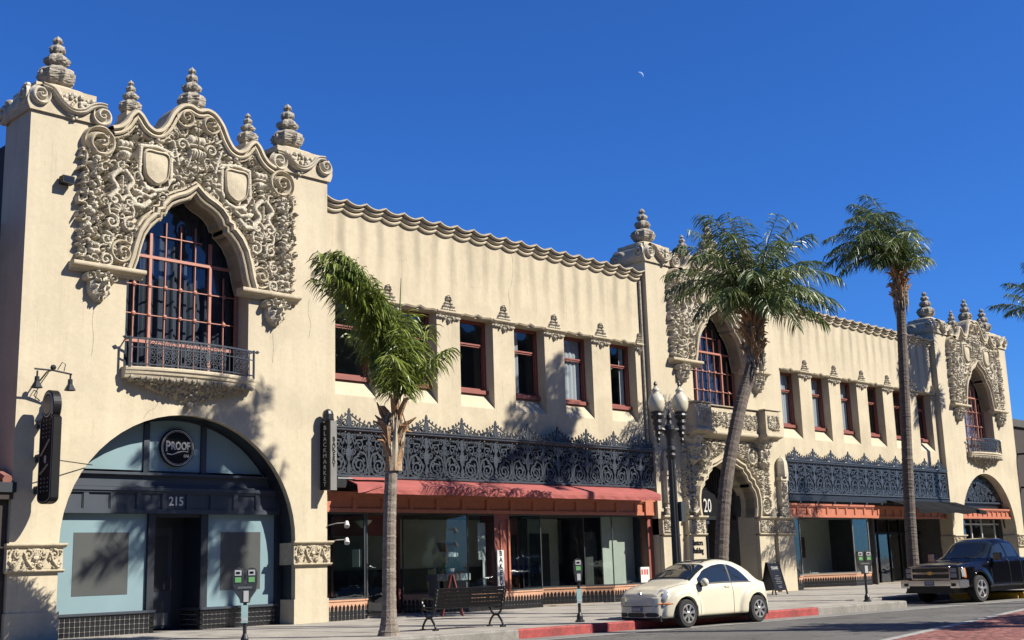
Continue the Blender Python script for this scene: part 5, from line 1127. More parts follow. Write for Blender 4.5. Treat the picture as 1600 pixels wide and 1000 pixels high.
palm('palm_tree', 'tall slim palm with fronds swept left in front of the restaurant', (27.35, -7.0, 0), [(27.35, -7.0, 0), (27.5, -7.0, 2.7), (27.9, -7.0, 6.4), (28.30, -7.0, 10.1)], .20, .155, (28.42, -7.0, 11.35),
     [(175, 52, 3.7, .50), (190, 46, 3.7, .52), (165, 42, 3.7, .54), (200, 56, 3.5, .50), (150, 50, 3.5, .54), (180, 34, 3.5, .60), (210, 36, 3.2, .64), (140, 36, 3.2, .64), (185, 64, 3.5, .46), (170, 68, 3.4, .46), (230, 46, 2.9, .62), (125, 46, 2.9, .62), (215, 62, 3.0, .52), (195, 22, 3.1, .64), (160, 22, 3.0, .64), (178, 78, 3.2, .46), (188, 40, 3.9, .56), (172, 30, 3.8, .6), (182, 58, 3.8, .5),
      (300, 50, 1.2, 1.0), (340, 56, 1.1, 1.0), (20, 50, 1.1, 1.0), (320, 30, 1.1, 1.0), (0, 34, 1.1, 1.0), (60, 54, 1.2, .9), (270, 52, 1.5, .8), (350, 70, 1.3, .8), (245, 66, 1.9, .6), (90, 62, 1.8, .65), (255, 28, 1.7, .9), (10, 78, 1.6, .7), (330, 80, 1.5, .7)],
     (-.36, .04, .0), 3, 'leaf_dark', 'trunk_dark', boots=50, leafL=.74, hang=.7, dens=22)
palm('palm_tree', 'palm at the right picture edge showing only its left fronds', (36.3, -9.2, 0), [(36.3, -9.2, 0), (36.5, -9.2, 5), (37.0, -9.2, 8.5)], .19, .15, (37.1, -9.2, 9.8),
     [(a, e, l, .45) for a, e, l in ((180, 55, 3.4), (195, 40, 3.4), (165, 36, 3.4), (210, 60, 3.2), (150, 60, 3.2), (185, 22, 3.2), (200, 74, 3.2), (170, 74, 3.3), (230, 45, 3), (130, 45, 3), (270, 60, 2.6), (90, 60, 2.6), (0, 60, 2.6), (330, 50, 2.5), (40, 50, 2.5), (300, 70, 2.5), (60, 75, 2.6))],
     (-.25, .03, .0), 4, 'leaf_dark', 'trunk', boots=40)
# palms outside the picture whose shadows fall on the fronts and the road
CR = [(0, 78, 2.4), (40, 70, 2.4), (80, 78, 2.3), (130, 66, 2.4), (180, 74, 2.4), (220, 62, 2.4), (260, 78, 2.3), (310, 66, 2.4), (350, 60, 2.2), (165, 45, 2.3), (20, 84, 2.6), (200, 84, 2.6), (100, 40, 2.2), (285, 35, 2.2), (330, 30, 2.1), (190, 25, 2.2)]
for k_, (x, y, dx_, h, lab) in enumerate(((15.9, -20.4, .35, 21.4, 'tall palm on the opposite pavement, nearest to the brick crossing'), (15.9, -21.8, 2.2, 22.4, 'tallest leaning palm on the opposite pavement behind the viewer'), (29.4, -21.2, .2, 24.7, 'very tall palm farther along the opposite pavement'), (18.9, -23.6, .1, 7.6, 'short palm on the opposite pavement'), (22.4, -25.4, .1, 7.0, 'short bushy palm at the back of the opposite pavement'), (49.9, -9.9, .15, 18.4, 'tall palm on the near pavement outside the right picture edge'))):
    palm('palm_tree', lab, (x, y, -.02), [(x, y, -.02), (x+dx_*.4, y, h*.5), (x+dx_, y, h-1.2)], .2, .14, (x+dx_*1.05, y, h), [(a, e, l*(1.25 if k_ != 1 else .75), .42) for a, e, l in CR if k_ != 1 or e > 60], (-.18, 0, 0), 20+k_, 'leaf_dark', 'trunk', leafL=.75 if k_ != 1 else .45, hang=.35, dens=24 if k_ != 1 else 16, lw=2. if k_ != 1 else 1.5)
# ================================================================== STREET FURNITURE
def lamp_post():
    r = tag(empty('street_lamp', (13.45, -7.75, 0)), 'black twin-globe street lamp between the white car and middle tower', 'street lamp')
    m = MB(); fl = lambda i, t: 1+(.07*math.cos(10*t) if 6 < i < 16 else 0)
    m.lathe((0, 0, 0), [(.30, 0), (.30, .12), (.25, .18), (.24, .5), (.20, .6), (.22, .66), (.15, .72), (.12, .85), (.115, 1.2), (.11, 1.7), (.105, 2.2), (.10, 2.7), (.095, 3.1), (.092, 3.5), (.09, 3.8), (.09, 3.95), (.12, 4.0), (.135, 4.06), (.10, 4.12), (.14, 4.2), (.13, 4.26), (.10, 4.3), (.10, 4.5), (.12, 4.62), (.15, 4.74), (.14, 4.84), (.07, 4.9), (.05, 4.98), (.075, 5.05), (.06, 5.12), (.02, 5.2), (.0, 5.3)], 20, fl)
    m.obj('post', 'iron_dark', r)
    AX = Vector((.88, -.47, 0))
    for sg in (-1, 1):
        d = AX*sg; m = MB(); m.tube([d*.06+Vector((0, 0, 4.62)), d*.15+Vector((0, 0, 4.72)), d*.25+Vector((0, 0, 4.74)), d*.33+Vector((0, 0, 4.72))], [.08, .075, .07, .07], 8)
        c = d*.33; m.lathe((c.x, c.y, 0), [(0, 4.28), (.03, 4.33), (.02, 4.38), (.06, 4.46), (.035, 4.52), (.085, 4.62), (.06, 4.68), (.12, 4.74), (.10, 4.84), (.13, 4.92), (.11, 5.0), (.15, 5.05), (.17, 5.11), (.15, 5.16), (.17, 5.2), (.12, 5.22)], 14); m.obj('arm', 'iron_dark', r)
        g = MB(); g.lathe((c.x, c.y, 0), [(.12, 5.2), (.165, 5.24), (.20, 5.33), (.215, 5.44), (.20, 5.56), (.145, 5.66), (.09, 5.71), (.10, 5.76), (.11, 5.79), (.07, 5.83), (.045, 5.87), (0, 5.88)], 20); g.obj('globe', 'globe', r, smooth=True)
        g = MB(); g.lathe((c.x, c.y, 0), [(.05, 5.86), (.03, 5.90), (.05, 5.94), (.04, 5.98), (.015, 6.02), (0, 6.06)], 8); g.obj('globe_finial', 'iron_dark', r)
    MB().box(.06, .26, -.18, .04, 2.35, 2.85).obj('control_box', 'meter_grey', r)
    r.scale = (1, 1, .965)
    return r
lamp_post()
def meter_head(m_par, dx=0.):
    m = MB(); pr = [(-.095, 0), (-.10, .14), (-.095, .22), (-.07, .28), (0, .305), (.07, .28), (.095, .22), (.10, .14), (.095, 0), (.06, -.10), (-.06, -.10)]
    V = MB(); V.prism([(dx+a, 1.12+b) for a, b in pr], -.06, .06); h = V.obj('meter_head', 'meter_grey', m_par)
    MB().box(dx-.06, dx+.06, -.068, -.06, 1.28, 1.38).obj('display', 'white', h); MB().box(dx-.035, dx+.035, -.072, -.068, 1.31, 1.35).obj('digits', 'black', h)
    MB().box(dx-.055, dx+.055, -.068, -.06, 1.155, 1.25).obj('label', 'green', h)
    return h
def parking_meter(name, label, loc, rz, double, tagbox=True):
    r = tag(empty(name, loc, rz), label, 'parking meter', 'parking meters along the kerb')
    MB().lathe((0, 0, 0), [(.0, 0), (.11, 0), (.11, .03), (.075, .06), (.07, .14), (.045, .20), (.035, .22), (.033, 1.06), (0, 1.06)], 12).obj('post', 'iron_dark', r)
    if double:
        hs = [meter_head(r, -.125), meter_head(r, .125)]
        MB().prism([(-.22, 1.12), (.22, 1.12), (.20, 1.0), (.10, .86), (.08, .78), (-.08, .78), (-.10, .86), (-.20, 1.0)], -.055, .055).obj('yoke', 'meter_grey', r)
        MB().box(-.02, .07, -.063, -.055, .80, 1.0).obj('notice', 'white', r); MB().box(-.13, .13, -.063, -.055, 1.04, 1.08).obj('coin_slot', 'steel', r)
    else:
        meter_head(r); MB().prism([(-.095, 1.12), (.095, 1.12), (.06, .90), (-.06, .90)], -.055, .055).obj('yoke', 'meter_grey', r); MB().box(-.035, .045, -.063, -.055, .93, 1.08).obj('notice', 'white', r)
    if tagbox:
        MB().box(-.06, .06, -.05, -.036, .42, .74).obj('sticker', 'aqua', r); MB().box(-.05, .05, -.053, -.05, .46, .50).obj('sticker_print', 'white', r)
parking_meter('parking_meter', 'double-headed parking meter in front of the blue-grey bar front', (1.62, -6.65, 0), -.72, True)
parking_meter('parking_meter', 'black single parking meter between the bench and white car', (9.95, -7.55, 0), -.7, False)
parking_meter('parking_meter', 'parking meter in front of the restaurant window left of black pickup', (20.75, -8.85, 0), -.6, True, False)
def bench():
    a = KA; r = tag(empty('park_bench', (7.2, -6.62, 0), -.19), 'black cast-iron slatted bench with its back to the street', 'bench')
    for sx in (-.86, .86):
        m = MB(); m2 = lambda pts, w=.05: m.tube([(sx, y, z) for y, z in pts], w*.5, 6)
        m2(smooth_path([(-.24, .02), (-.22, .10), (-.10, .22), (-.02, .26), (.06, .26), (.16, .22), (.27, .10), (.29, .02)], 4)); m2(smooth_path([(-.24, .47), (-.20, .38), (-.10, .29), (-.02, .26), (.06, .26), (.16, .30), (.27, .40), (.30, .46)], 4)); m2([(-.24, .44), (.0, .42), (.30, .46)]); m2([(-.20, .44), (-.27, .62), (-.34, .86)])
        m2(smooth_path([(-.27, .64), (-.05, .67), (.2, .68), (.31, .64), (.30, .56), (.24, .5), (.28, .44)], 4)); m.box(sx-.05, sx+.05, -.29, -.19, 0, .03); m.box(sx-.05, sx+.05, .24, .34, 0, .03); m.obj('bench_leg', 'iron_dark', r)
    P = MB().box(-.92, .92, -.032, .032, -.014, .014).obj('slat', 'black', r)
    spots = [(-.20+.088*i, .455+.002*i, 0.) for i in range(6)]+[(-.235-.024*i, .53+.078*i, 1.27) for i in range(5)]
    for i, (y, z, t) in enumerate(spots):
        o = P if i == 0 else inst(P, r); o.location = (0, y, z); o.rotation_euler = (t if t == 0 else PI-t, 0, 0)
    m = MB()
    for sx in (-.86, .86):
        for i in range(5): m.lathe((sx, -.235-.024*i-.02, .53+.078*i), [(0, .012), (.012, .006), (.014, 0)], 6, ax=(0, -1, 0))
    m.obj('bolt', 'chrome', r); mm = MB(); mm.tube([(0, -.2, .44), (0, -.25, .62), (0, -.335, .86)], .02, 5); mm.obj('back_stay', 'iron_dark', r)
bench()
# red A-frame, black menu board
def a_frame(name, label, loc, rz, h, w, m, board, txt=None):
    r = tag(empty(name, loc, rz), label, 'sign board'); s = .17*h/1.0
    for sg in (-1, 1):
        f = MB()
        for sx in (-1, 1): f.tube([(sx*w/2, sg*s*1.5, 0), (sx*w/2, sg*.02, h)], .028, 4)
        for t in (.15, .95): f.tube([(-w/2, sg*s*1.5*(1-t), h*t), (w/2, sg*s*1.5*(1-t), h*t)], .025, 4)
        f.obj('frame', m, r)
        b = MB(); q = lambda x, t: (x, sg*(s*1.5*(1-t)+.004), h*t); b.add([q(-w/2+.03, .14), q(w/2-.03, .14), q(w/2-.03, .95), q(-w/2+.03, .95)]+[(x, y-sg*.015, z) for x, y, z in (q(-w/2+.03, .14), q(w/2-.03, .14), q(w/2-.03, .95), q(-w/2+.03, .95))], [(0, 1, 2, 3), (7, 6, 5, 4), (0, 4, 5, 1), (2, 6, 7, 3)]); b.obj('board', board, r)
    return r
a_frame('sandwich_board', 'dark red wooden A-frame board standing behind the bench', (11.75, -1.3, 0), .9, 1.12, .55, 'wood_red', 'wood_red')
mb_ = a_frame('sandwich_board', 'black chalkboard menu A-frame beside the middle tower entrance', (26.75, -1.95, 0), .18, 1.14, 1.05, 'black', 'black')
tl = math.atan(.17*1.5*1.14/1.14)
def on_board(z, dx=0.): return Matrix.Translation((dx, -(.17*1.14*1.5*(1-z/1.14))-.022, z)) @ Matrix.Rotation(PI/2-tl, 4, 'X')
text('board_lettering', 'STILANO', 'letter', .15, mb_, on_board(.93), 1.0, .003)
m = MB(); m.box(-.30, .30, -.24*.25-.030, -.24*.25-.028, .845, .855); m.obj('board_rule', 'poster', mb_)
for z, w in ((.66, .3), (.58, .55), (.52, .4), (.46, .56), (.40, .5), (.30, .34), (.25, .28)):
    y = -(.17*1.14*1.5*(1-z/1.14))-.024; MB().box(-w/2+.0, w/2, y-.002, y, z-.010, z+.010).obj('chalk_line', 'steel', mb_)
# litter bin by the portal
b_ = tag(empty('litter_bin', (25.3, -1.4, 0)), 'small black round-topped bin by the middle tower doorway', 'bin'); MB().lathe((0, 0, 0), [(0, 0), (.20, 0), (.22, .05), (.22, .72), (.23, .74)], 16).obj('body', 'black', b_); MB().lathe((0, 0, 0), [(.235, .74), (.22, .82), (.15, .90), (0, .94)], 16).obj('lid', 'black', b_)
# bakery window goods
t = tag(empty('bakery_sign', (15.16, .20, .60)), 'tall white BAKERY sign standing on the window sill', 'sign'); MB().box(-.14, .14, -.02, .02, 0, 1.18).obj('board', 'white', t)
for i, c in enumerate('BAKERY'): text('letter', c, 'black', .215, t, front(0, -.024, 1.07-.19*i), .95, .004, bold=.004)
t = tag(empty('notice_board', (14.72, .55, .56)), 'blank white board leaning inside the bakery window', 'board'); MB().box(-.16, .16, -.01, .01, .95, 2.05).obj('panel', 'white', t); MB().box(.02, .16, -.01, .01, 0, .95).obj('prop', 'white', t)
t = tag(empty('display_table', (13.95, 1.15, .5)), 'small grey display table with a plant inside bakery window', 'table'); MB().box(-.75, .6, -.25, .25, .42, .62).obj('table_top', 'steel', t); MB().box(.18, .6, -.262, -.25, .42, .62).obj('front_panel', 'white', t)
for sx in (-.65, .5): MB().box(sx-.03, sx+.03, -.2, .2, -.1, .42).obj('leg', 'steel', t)
t = tag(empty('potted_plant', (14.0, 1.15, 1.12)), 'dark potted plant on the bakery display table', 'plant'); MB().lathe((0, 0, 0), [(0, 0), (.09, 0), (.12, .16), (.10, .17)], 10).obj('pot', 'chrome', t)
q = MB(); R_ = np.random.default_rng(77)
for _ in range(46):
    a, e = R_.uniform(0, 6.28), R_.uniform(.1, 1.3); L = R_.uniform(.2, .5); d = Vector((math.cos(a)*math.cos(e), math.sin(a)*math.cos(e), math.sin(e))); q.tube([(0, 0, .16), Vector((0, 0, .16))+d*L*.6, Vector((0, 0, .10))+d*L], [.008, .022, .003], 4, False)
q.obj('leaf', 'leaf_dark', t)
t = tag(empty('wall_basket', (13.85, 1.2, 1.72)), 'dark red basket on a white shelf in bakery window', 'basket'); MB().lathe((0, 0, .06), [(0, 0), (.20, 0), (.30, .26), (.27, .27)], 12).obj('basket', 'wood_red', t); MB().box(-.05, .35, -.15, .15, -.10, .05).obj('shelf', 'white', t)
for x in (11.5, 12.6): 
    t = tag(empty('pendant_lamp', (x if x > 12 else 10.75, 2.9 if x > 12 else 1.3, 2.9)), 'small cream dome lamp hanging in bakery entrance' if x < 12 else 'pale pendant lamp deeper inside the bakery', 'lamp'); MB().lathe((0, 0, 0), [(0, -.42), (.08, -.40), (.24, -.24), (.26, -.2), (.10, -.16), (.02, -.14), (.02, 0), (0, 0)], 14).obj('shade', 'globe', t)
t = tag(empty('window_notice', (10.19, .9, 1.6)), 'white paper notice taped on the entrance side glass', 'notice'); MB().box(-.03, -.02, -.16, .16, -.2, .28).obj('paper', 'white', t)
t = tag(empty('window_poster', (22.2, .255, .66)), 'white poster with red print in lower corner of window', 'poster'); MB().box(-.22, .26, -.008, 0, -.06, .46).obj('paper', 'white', t)
for x in (-.15, .0, .13): MB().box(x-.04, x+.05, -.011, -.008, .2, .38).obj('red_print', 'redprint', t)
# ================================================================== WALL SIGNS AND LAMPS
t = tag(empty('projecting_sign', (.52, 0, 0)), 'tall black round-topped bar sign projecting from left tower', 'hanging sign')
def blade(y0, y1, x0, x1, zs, name, m):      # outline in (y,z), thickness in x
    q = MB(); n = len(zs); V = [(x0, y, z) for y, z in zs]+[(x1, y, z) for y, z in zs]; T = tessellate_polygon([[Vector((y, z, 0)) for y, z in zs]])
    q.add(V, [tuple(f) for f in T]+[tuple(i+n for i in reversed(f)) for f in T]+[(i, (i+1) % n, (i+1) % n+n, i+n) for i in range(n)]); return fix_normals(q.obj(name, m, t))
ys0, ys1 = -.30, -.96; cy_ = (ys0+ys1)/2; ro = .29
out = [(ys0, 3.05), (ys0, 4.78)]+[(cy_+ro*1.02*math.cos(a), 5.08+.33*math.sin(a)) for a in np.linspace(-.75, PI+.75, 26)]+[(ys1, 4.78), (ys1, 3.05)]+[(cy_+.33*math.cos(a), 3.05+.13*math.sin(a)) for a in np.linspace(PI, 2*PI, 10)[1:-1]]
bd = blade(0, 0, -.09, .09, out, 'sign_body', 'black')
# luminous tube rims and faces
rm = MB()
for sx in (-.095, .095): rm.tube([(sx, cy_+(y-cy_)*.9, 4.05+(z-4.05)*.965) for y, z in out]+[(sx, cy_+(out[0][0]-cy_)*.9, 4.05+(out[0][1]-4.05)*.965)], .012, 5)
rm.obj('rim', 'steel', bd); rm = MB(); rm.tube([(-.1, cy_+.24*math.cos(a), 5.08+.26*math.sin(a)) for a in np.linspace(0, 2*PI, 24)], .012, 5); rm.obj('roundel_rim', 'letter', bd)
rd = MB().lathe((-.092, cy_, 5.08), [(0, .012), (.21, .012), (.22, 0)], 20, ax=(-1, 0, 0)); rd.obj('roundel', 'poster', bd)
dm = MB(); 
for k, zz in enumerate(np.arange(3.2, 3.56, .09)):
    for i in range(3): MB().lathe((-.092, cy_-.16+.16*i, zz), [(0, .012), (.018, .008), (.022, 0)], 6, ax=(-1, 0, 0)).obj('bulb', 'steel', bd)
for k, zz in enumerate(np.arange(4.38, 4.74, .09)):
    for i in range(3): MB().lathe((-.092, cy_-.16+.16*i, zz), [(0, .012), (.018, .008), (.022, 0)], 6, ax=(-1, 0, 0)).obj('bulb', 'steel', bd)
dm.tube([(-.097, cy_+.2, 3.98), (-.097, cy_-.0, 4.15), (-.097, cy_-.2, 4.32)], .03, 5); dm.obj('script_stroke', 'steel', bd); dm = MB(); dm.tube([(-.097, cy_+.2, 3.58), (-.097, cy_, 3.68), (-.097, cy_-.16, 3.78)], .03, 5); dm.obj('script_stroke', 'steel', bd)
text('lettering', '8', 'letter', .24, bd, Matrix.Translation((-.097, cy_, 3.88)) @ Matrix.Rotation(-PI/2, 4, 'Z') @ Matrix.Rotation(PI/2, 4, 'X'), .9, .004)
br = MB()
for z in (3.25, 3.95, 4.7): br.box(-.035, .035, ys0, 0, z-.09, z+.09)
br.tube([(.02, -.6, 3.9), (.6, -.35, 3.88), (1.3, -.02, 3.86)], .012, 5); br.obj('bracket', 'iron_dark', t)
t2 = tag(empty('wall_lamp', (.52, 0, 0)), 'black twin spotlight bracket above the projecting bar sign', 'wall lamp')
m = MB(); m.tube([(0, 0, 5.72), (0, -.3, 5.86), (0, -.66, 5.88)], .02, 6); m.lathe((0, -.62, 5.92), [(0, -.06), (.05, -.04), (.07, 0), (.05, .05), (0, .07)], 8); m.tube([(-.42, -.62, 5.86), (0, -.62, 5.86), (.42, -.66, 5.80)], .022, 6); m.tube([(0, -.02, 5.25), (-.16, -.06, 5.35), (-.12, -.3, 5.6), (-.05, -.5, 5.82)], .012, 5); m.tube([(.1, -.62, 5.88), (.2, -.62, 6.06), (.28, -.62, 6.02), (.24, -.64, 5.86)], .01, 5); m.obj('bracket', 'iron_dark', t2)
for sx in (-.36, .40): m = MB(); m.lathe((sx, -.63, 5.44), [(0, .38), (.02, .38), (.02, .26), (.05, .25), (.055, .14), (.13, .0), (.12, .0), (.045, .12)], 12); m.obj('lamp_shade', 'iron_dark', t2)
t = tag(empty('market_sign', (8.34, 0, 0)), 'narrow black and grey vertical market sign at left tower corner', 'hanging sign')
q = MB().box(-.10, .08, -.46, -.04, 3.42, 5.22); o = q.obj('sign_body', 'black', t); MB().box(-.10, .10, -.50, -.46, 3.40, 5.24).obj('edge_panel', 'steel', t)
LF = lambda y, z: Matrix.Translation((-.104, y, z)) @ Matrix.Rotation(-PI/2, 4, 'Z') @ Matrix.Rotation(PI/2, 4, 'X')
for i, c in enumerate('BLACKMARKET'): text('letter', c, 'letter', .165, o, LF(-.25, 5.06-.150*i), 1.3, .004)
for i, c in enumerate('BAKERY'): text('letter', c, 'black', .17, o, front(0, -.504, 4.74-.135*i), .95, .004, bold=.004)
m = MB(); m.lathe((.0, -.25, 5.24), [(.13, 0), (.15, .05), (.15, .2), (.12, .28), (.05, .33), (0, .34)], 12); m.obj('lamp_head', 'iron_dark', t)
t = tag(empty('blade_sign', (55.15, 0, 0)), 'black vertical blade sign with pale lettering past right tower', 'hanging sign')
o = MB().box(-.09, .09, -1.7, -.35, 1.6, 6.75).obj('sign_body', 'black', t); q = MB()
P = [(-.35, 6.75), (-.35, 7.3)]+[(-1.02+.67*math.cos(a), 7.3+.45*math.sin(a)) for a in np.linspace(0, PI, 12)]+[(-1.7, 6.75)]
n = len(P); q.add([(-.10, y, z) for y, z in P]+[(.1, y, z) for y, z in P], [tuple(range(n)), tuple(range(2*n-1, n-1, -1))]+[(i, (i+1) % n, (i+1) % n+n, i+n) for i in range(n)]); fix_normals(q.obj('crest_plate', 'boot', t))
SD = lambda y, z: Matrix.Translation((-.094, y, z)) @ Matrix.Rotation(-PI/2, 4, 'Z') @ Matrix.Rotation(PI/2, 4, 'X') @ Matrix.Rotation(-PI/2, 4, 'Z')
text('lettering', 'Congreg', 'letter', 1.15, o, SD(-.95, 4.6), 1., .006, bold=.01); text('emblem_lettering', 'C', 'sill', .6, o, Matrix.Translation((-.11, -1.0, 7.1)) @ Matrix.Rotation(-PI/2, 4, 'Z') @ Matrix.Rotation(PI/2, 4, 'X'), 1., .006)
m = MB()
for z in (2.6, 4.6, 6.4): m.box(-.04, .04, -.4, .3, z-.05, z+.05)
m.obj('bracket', 'iron_dark', t)
t = tag(empty('flood_light', (.86, -.04, 10.45)), 'small black flood light box high on the left tower', 'lamp'); MB().box(-.14, .14, -.22, 0, -.09, .09).obj('housing', 'black', t); MB().box(-.12, .12, -.225, -.22, -.07, .07).obj('lens', 'glass', t); MB().box(-.05, .05, 0, .04, -.05, .05).obj('mount', 'black', t)
for z, lab in ((2.56, 'upper silver spot lamp on arm over the bakery window'), (2.12, 'lower silver spot lamp on arm over the bakery window')):
    t = tag(empty('spot_lamp', (8.5, -.05, z-.06)), lab, 'lamp', None); m = MB(); m.tube([(0, 0, 0), (.18, -.12, .05), (.40, -.22, .06)], .016, 6); m.obj('arm', 'steel', t); m = MB(); m.lathe((.42, -.25, .04), [(0, .08), (.05, .06), (.06, .0), (.075, -.1), (.06, -.1), (0, -.02)], 10, ax=(.3, .5, .8)); m.obj('lamp_head', 'white', t)
# day moon as a thin crescent, its sunlit phase put into the shape
mv = Vector((.7573, .5692, .4002)).normalized(); D_ = 1500.; r_ = 4.9; q = MB(); n = 24
view = -mv; rt = view.cross(Vector((0, 0, 1))).normalized()*-1; up_ = rt.cross(view)*-1
if up_.z < 0: up_ = -up_
rt = mv.cross(Vector((0, 0, 1))).normalized(); lit = (rt*.62+up_*.78).normalized(); tang = (rt*-.78+up_*.62)
G = []
for i in range(n+1):
    a = -PI/2+PI*i/n; G.append([tuple(mv*D_+(lit*math.cos(a)*k+tang*math.sin(a))*r_-mv*r_*.4*math.cos(a)*math.sqrt(max(0, 1-k*k))) for k in (1., .85, .70, .52)])
q.grid(np.array(G)); tag(q.obj('moon', 'moon'), 'pale thin crescent moon in the blue daytime sky', 'moon')
# ================================================================== CARS
def _carglass():
    m, N, L, B_ = nt('tinted_car_glass'); B_.inputs['Base Color'].default_value = (.012, .016, .02, 1); B_.inputs['Roughness'].default_value = .02; B_.inputs['Specular IOR Level'].default_value = .7; return m
M['tint'] = _carglass()
class Body:
    def __init__(s, tab, belt, rail_drop, zlow, wheels, zw, Ra, fl, bulge, upper, nL=26, nU=20):
        s.t = np.array(tab, float); s.belt, s.rd, s.zl, s.wh, s.zw, s.Ra, s.fl, s.bu, s.up, s.nL, s.nU = belt, rail_drop, zlow, wheels, zw, Ra, fl, bulge, upper, nL, nU
    def sec(s, x):
        t = s.t; top = np.interp(x, t[:, 0], t[:, 1]); w = np.interp(x, t[:, 0], t[:, 2]); wr = np.interp(x, t[:, 0], t[:, 3]); zl = np.interp(x, t[:, 0], t[:, 4]) if t.shape[1] > 4 else s.zl
        zl = zl
        for xw in s.wh:
            q = s.Ra**2-(x-xw)**2
            if q > 0: zl = max(zl, s.zw+math.sqrt(q))
        bz = min(s.belt, top-.06); P = [(w-.05, zl), (w-.01, zl+.05), (w, .50), (w*.995, .70), (w*.975, bz-.10), (w*.93, bz)]
        P = [(a, max(b, zl+.012*i)) for i, (a, b) in enumerate(P)]; P[-1] = (P[-1][0], max(bz, P[-2][1]+.01))
        lo = smooth_path(P, 12); k = np.linspace(0, len(lo)-1, s.nL); lo = np.stack([np.interp(k, range(len(lo)), lo[:, 0]), np.interp(k, range(len(lo)), lo[:, 1])], 1)
        for xw in s.wh:      # swollen mudguard
            q = s.fl**2-(x-xw)**2
            if q > 0 and s.bu:
                zf = s.zw+math.sqrt(q); g = np.clip((zf+.03-lo[:, 1])/.16, 0, 1); g = g*g*(3-2*g); lo[:, 0] += s.bu*(q/s.fl**2)**.5*g
        b0 = lo[-1]; d = top-b0[1]; rz = max(b0[1]+.5*d, top-s.rd) if d > .12 else b0[1]+.6*d
        U = [tuple(b0), (b0[0]+(wr-b0[0])*.45, b0[1]+(rz-b0[1])*.55), (wr, rz), (wr*.80, top-.32*(top-rz)), (wr*.45, top-.07*(top-rz)), (0, top)]
        hi = smooth_path(U, 10); k = np.concatenate([np.linspace(0, 20, s.nU//2+1), np.linspace(20, 50, s.nU//2+1)[1:]]); hi = np.stack([np.interp(k, range(len(hi)), hi[:, 0]), np.interp(k, range(len(hi)), hi[:, 1])], 1)
        return np.concatenate([lo, hi[1:]])
    def pt(s, x, u):      # u in 0..1 lower, 1..2 upper (1.5 = roof rail)
        q = s.sec(x); k = u*(s.nL-1) if u <= 1 else (s.nL-1)+(u-1)*s.nU; return np.array([np.interp(k, range(len(q)), q[:, 0]), np.interp(k, range(len(q)), q[:, 1])])
    def mesh(s, xs, name, m, parent):
        S = [s.sec(x) for x in xs]; G = np.array([[(x, -y, z) for y, z in q]+[(x, y, z) for y, z in q[::-1][1:]] for x, q in zip(xs, S)]); mb = MB().grid(G); n = G.shape[1]
        o0 = 0; mb.f.append(tuple(range(n))); o1 = (len(xs)-1)*n; mb.f.append(tuple(o1+i for i in reversed(range(n)))); o = fix_normals(mb.obj(name, m, parent, smooth=True))
        return o
    def patch(s, xs, ulo, uhi, name, m, parent, side=0, off=.006, k=10):
        for sd in ((-1, 1) if side == 0 else (side,)):
            G = []
            for x in xs:
                a, b = ulo(x), uhi(x); row = []
                for t in np.linspace(a, b, k):
                    p = s.pt(x, t); p2 = s.pt(x, t+.01) if t < 1.985 else p; nrm = np.array([max(p2[1]-p[1], 0), max(p[0]-p2[0], 0)])+np.array([.0, 1e-6]); nrm /= np.linalg.norm(nrm); row.append((x, sd*(p[0]+nrm[0]*off), p[1]+nrm[1]*off))
                G.append(row)
            fix_normals(MB().grid(np.array(G)).obj(name, m, parent, smooth=True))
    def front(s, y, zf=0.):      # nose x for a half width
        xs = np.linspace(0, 1.2, 60); ws = np.array([s.sec(x)[:s.nL, 0].max() for x in xs]); return float(np.interp(abs(y), np.maximum.accumulate(ws), xs))
    def strip(s, y0, y1, z0, z1, off, name, m, parent, n=14, rnd=0.):
        G = []
        for y in np.linspace(y0, y1, n):
            x = s.front(y)-off; e = rnd*(1-max(0, 1-((y-(y0+y1)/2)/((y1-y0)/2))**4)**.5); G.append([(x+off*1.6, y, z0+e), (x, y, z0+e+.012), (x, y, z1-e-.012), (x+off*1.6, y, z1-e)])
        return fix_normals(MB().grid(np.array(G)).obj(name, m, parent, smooth=False))
def wheel(parent, x, y, r, w, spokes, side):
    m = MB(); R = r; pr = [(r*.62, -w/2), (r*.90, -w/2), (r*.975, -w*.38), (r, -w*.22), (r, w*.22), (r*.975, w*.38), (r*.90, w/2), (r*.62, w/2)]
    m.lathe((x, y, r), pr, 32, ax=(0, side, 0)); t = m.obj('wheel', 'rubber', parent, smooth=False)
    d = MB(); o = y+side*w*.5
    d.lathe((x, o-side*.05, r), [(r*.64, .055), (r*.61, .05), (r*.58, -.02), (r*.30, -.04), (0, -.04)], 30, ax=(0, side, 0)); d.obj('rim_barrel', 'car_trim', t)
    d = MB(); d.lathe((x, o, r), [(r*.655, -.02), (r*.66, .006), (r*.60, .010), (r*.58, -.03)], 30, ax=(0, side, 0))
    d.lathe((x, o, r), [(r*.17, -.04), (r*.16, .01), (r*.10, .018), (0, .018)], 14, ax=(0, side, 0))
    for i in range(spokes):
        a = 2*PI*i/spokes+.2; ca, sa = math.cos(a), math.sin(a); V = []
        for q, hw in ((.10, .085), (.40, .075), (.63, .13)):
            for e in (-1, 1):
                for yy in (-.035, .008): V.append((x+r*(q*ca-e*hw*sa), o+side*yy, r+r*(q*sa+e*hw*ca)))
        F = []
        for k in range(2):
            b = k*4; F += [(b, b+4, b+6, b+2), (b+1, b+3, b+7, b+5), (b, b+1, b+5, b+4), (b+2, b+6, b+7, b+3)]
        d.add(V, F)
    fix_normals(d.obj('rim', 'alloy', t)); return t
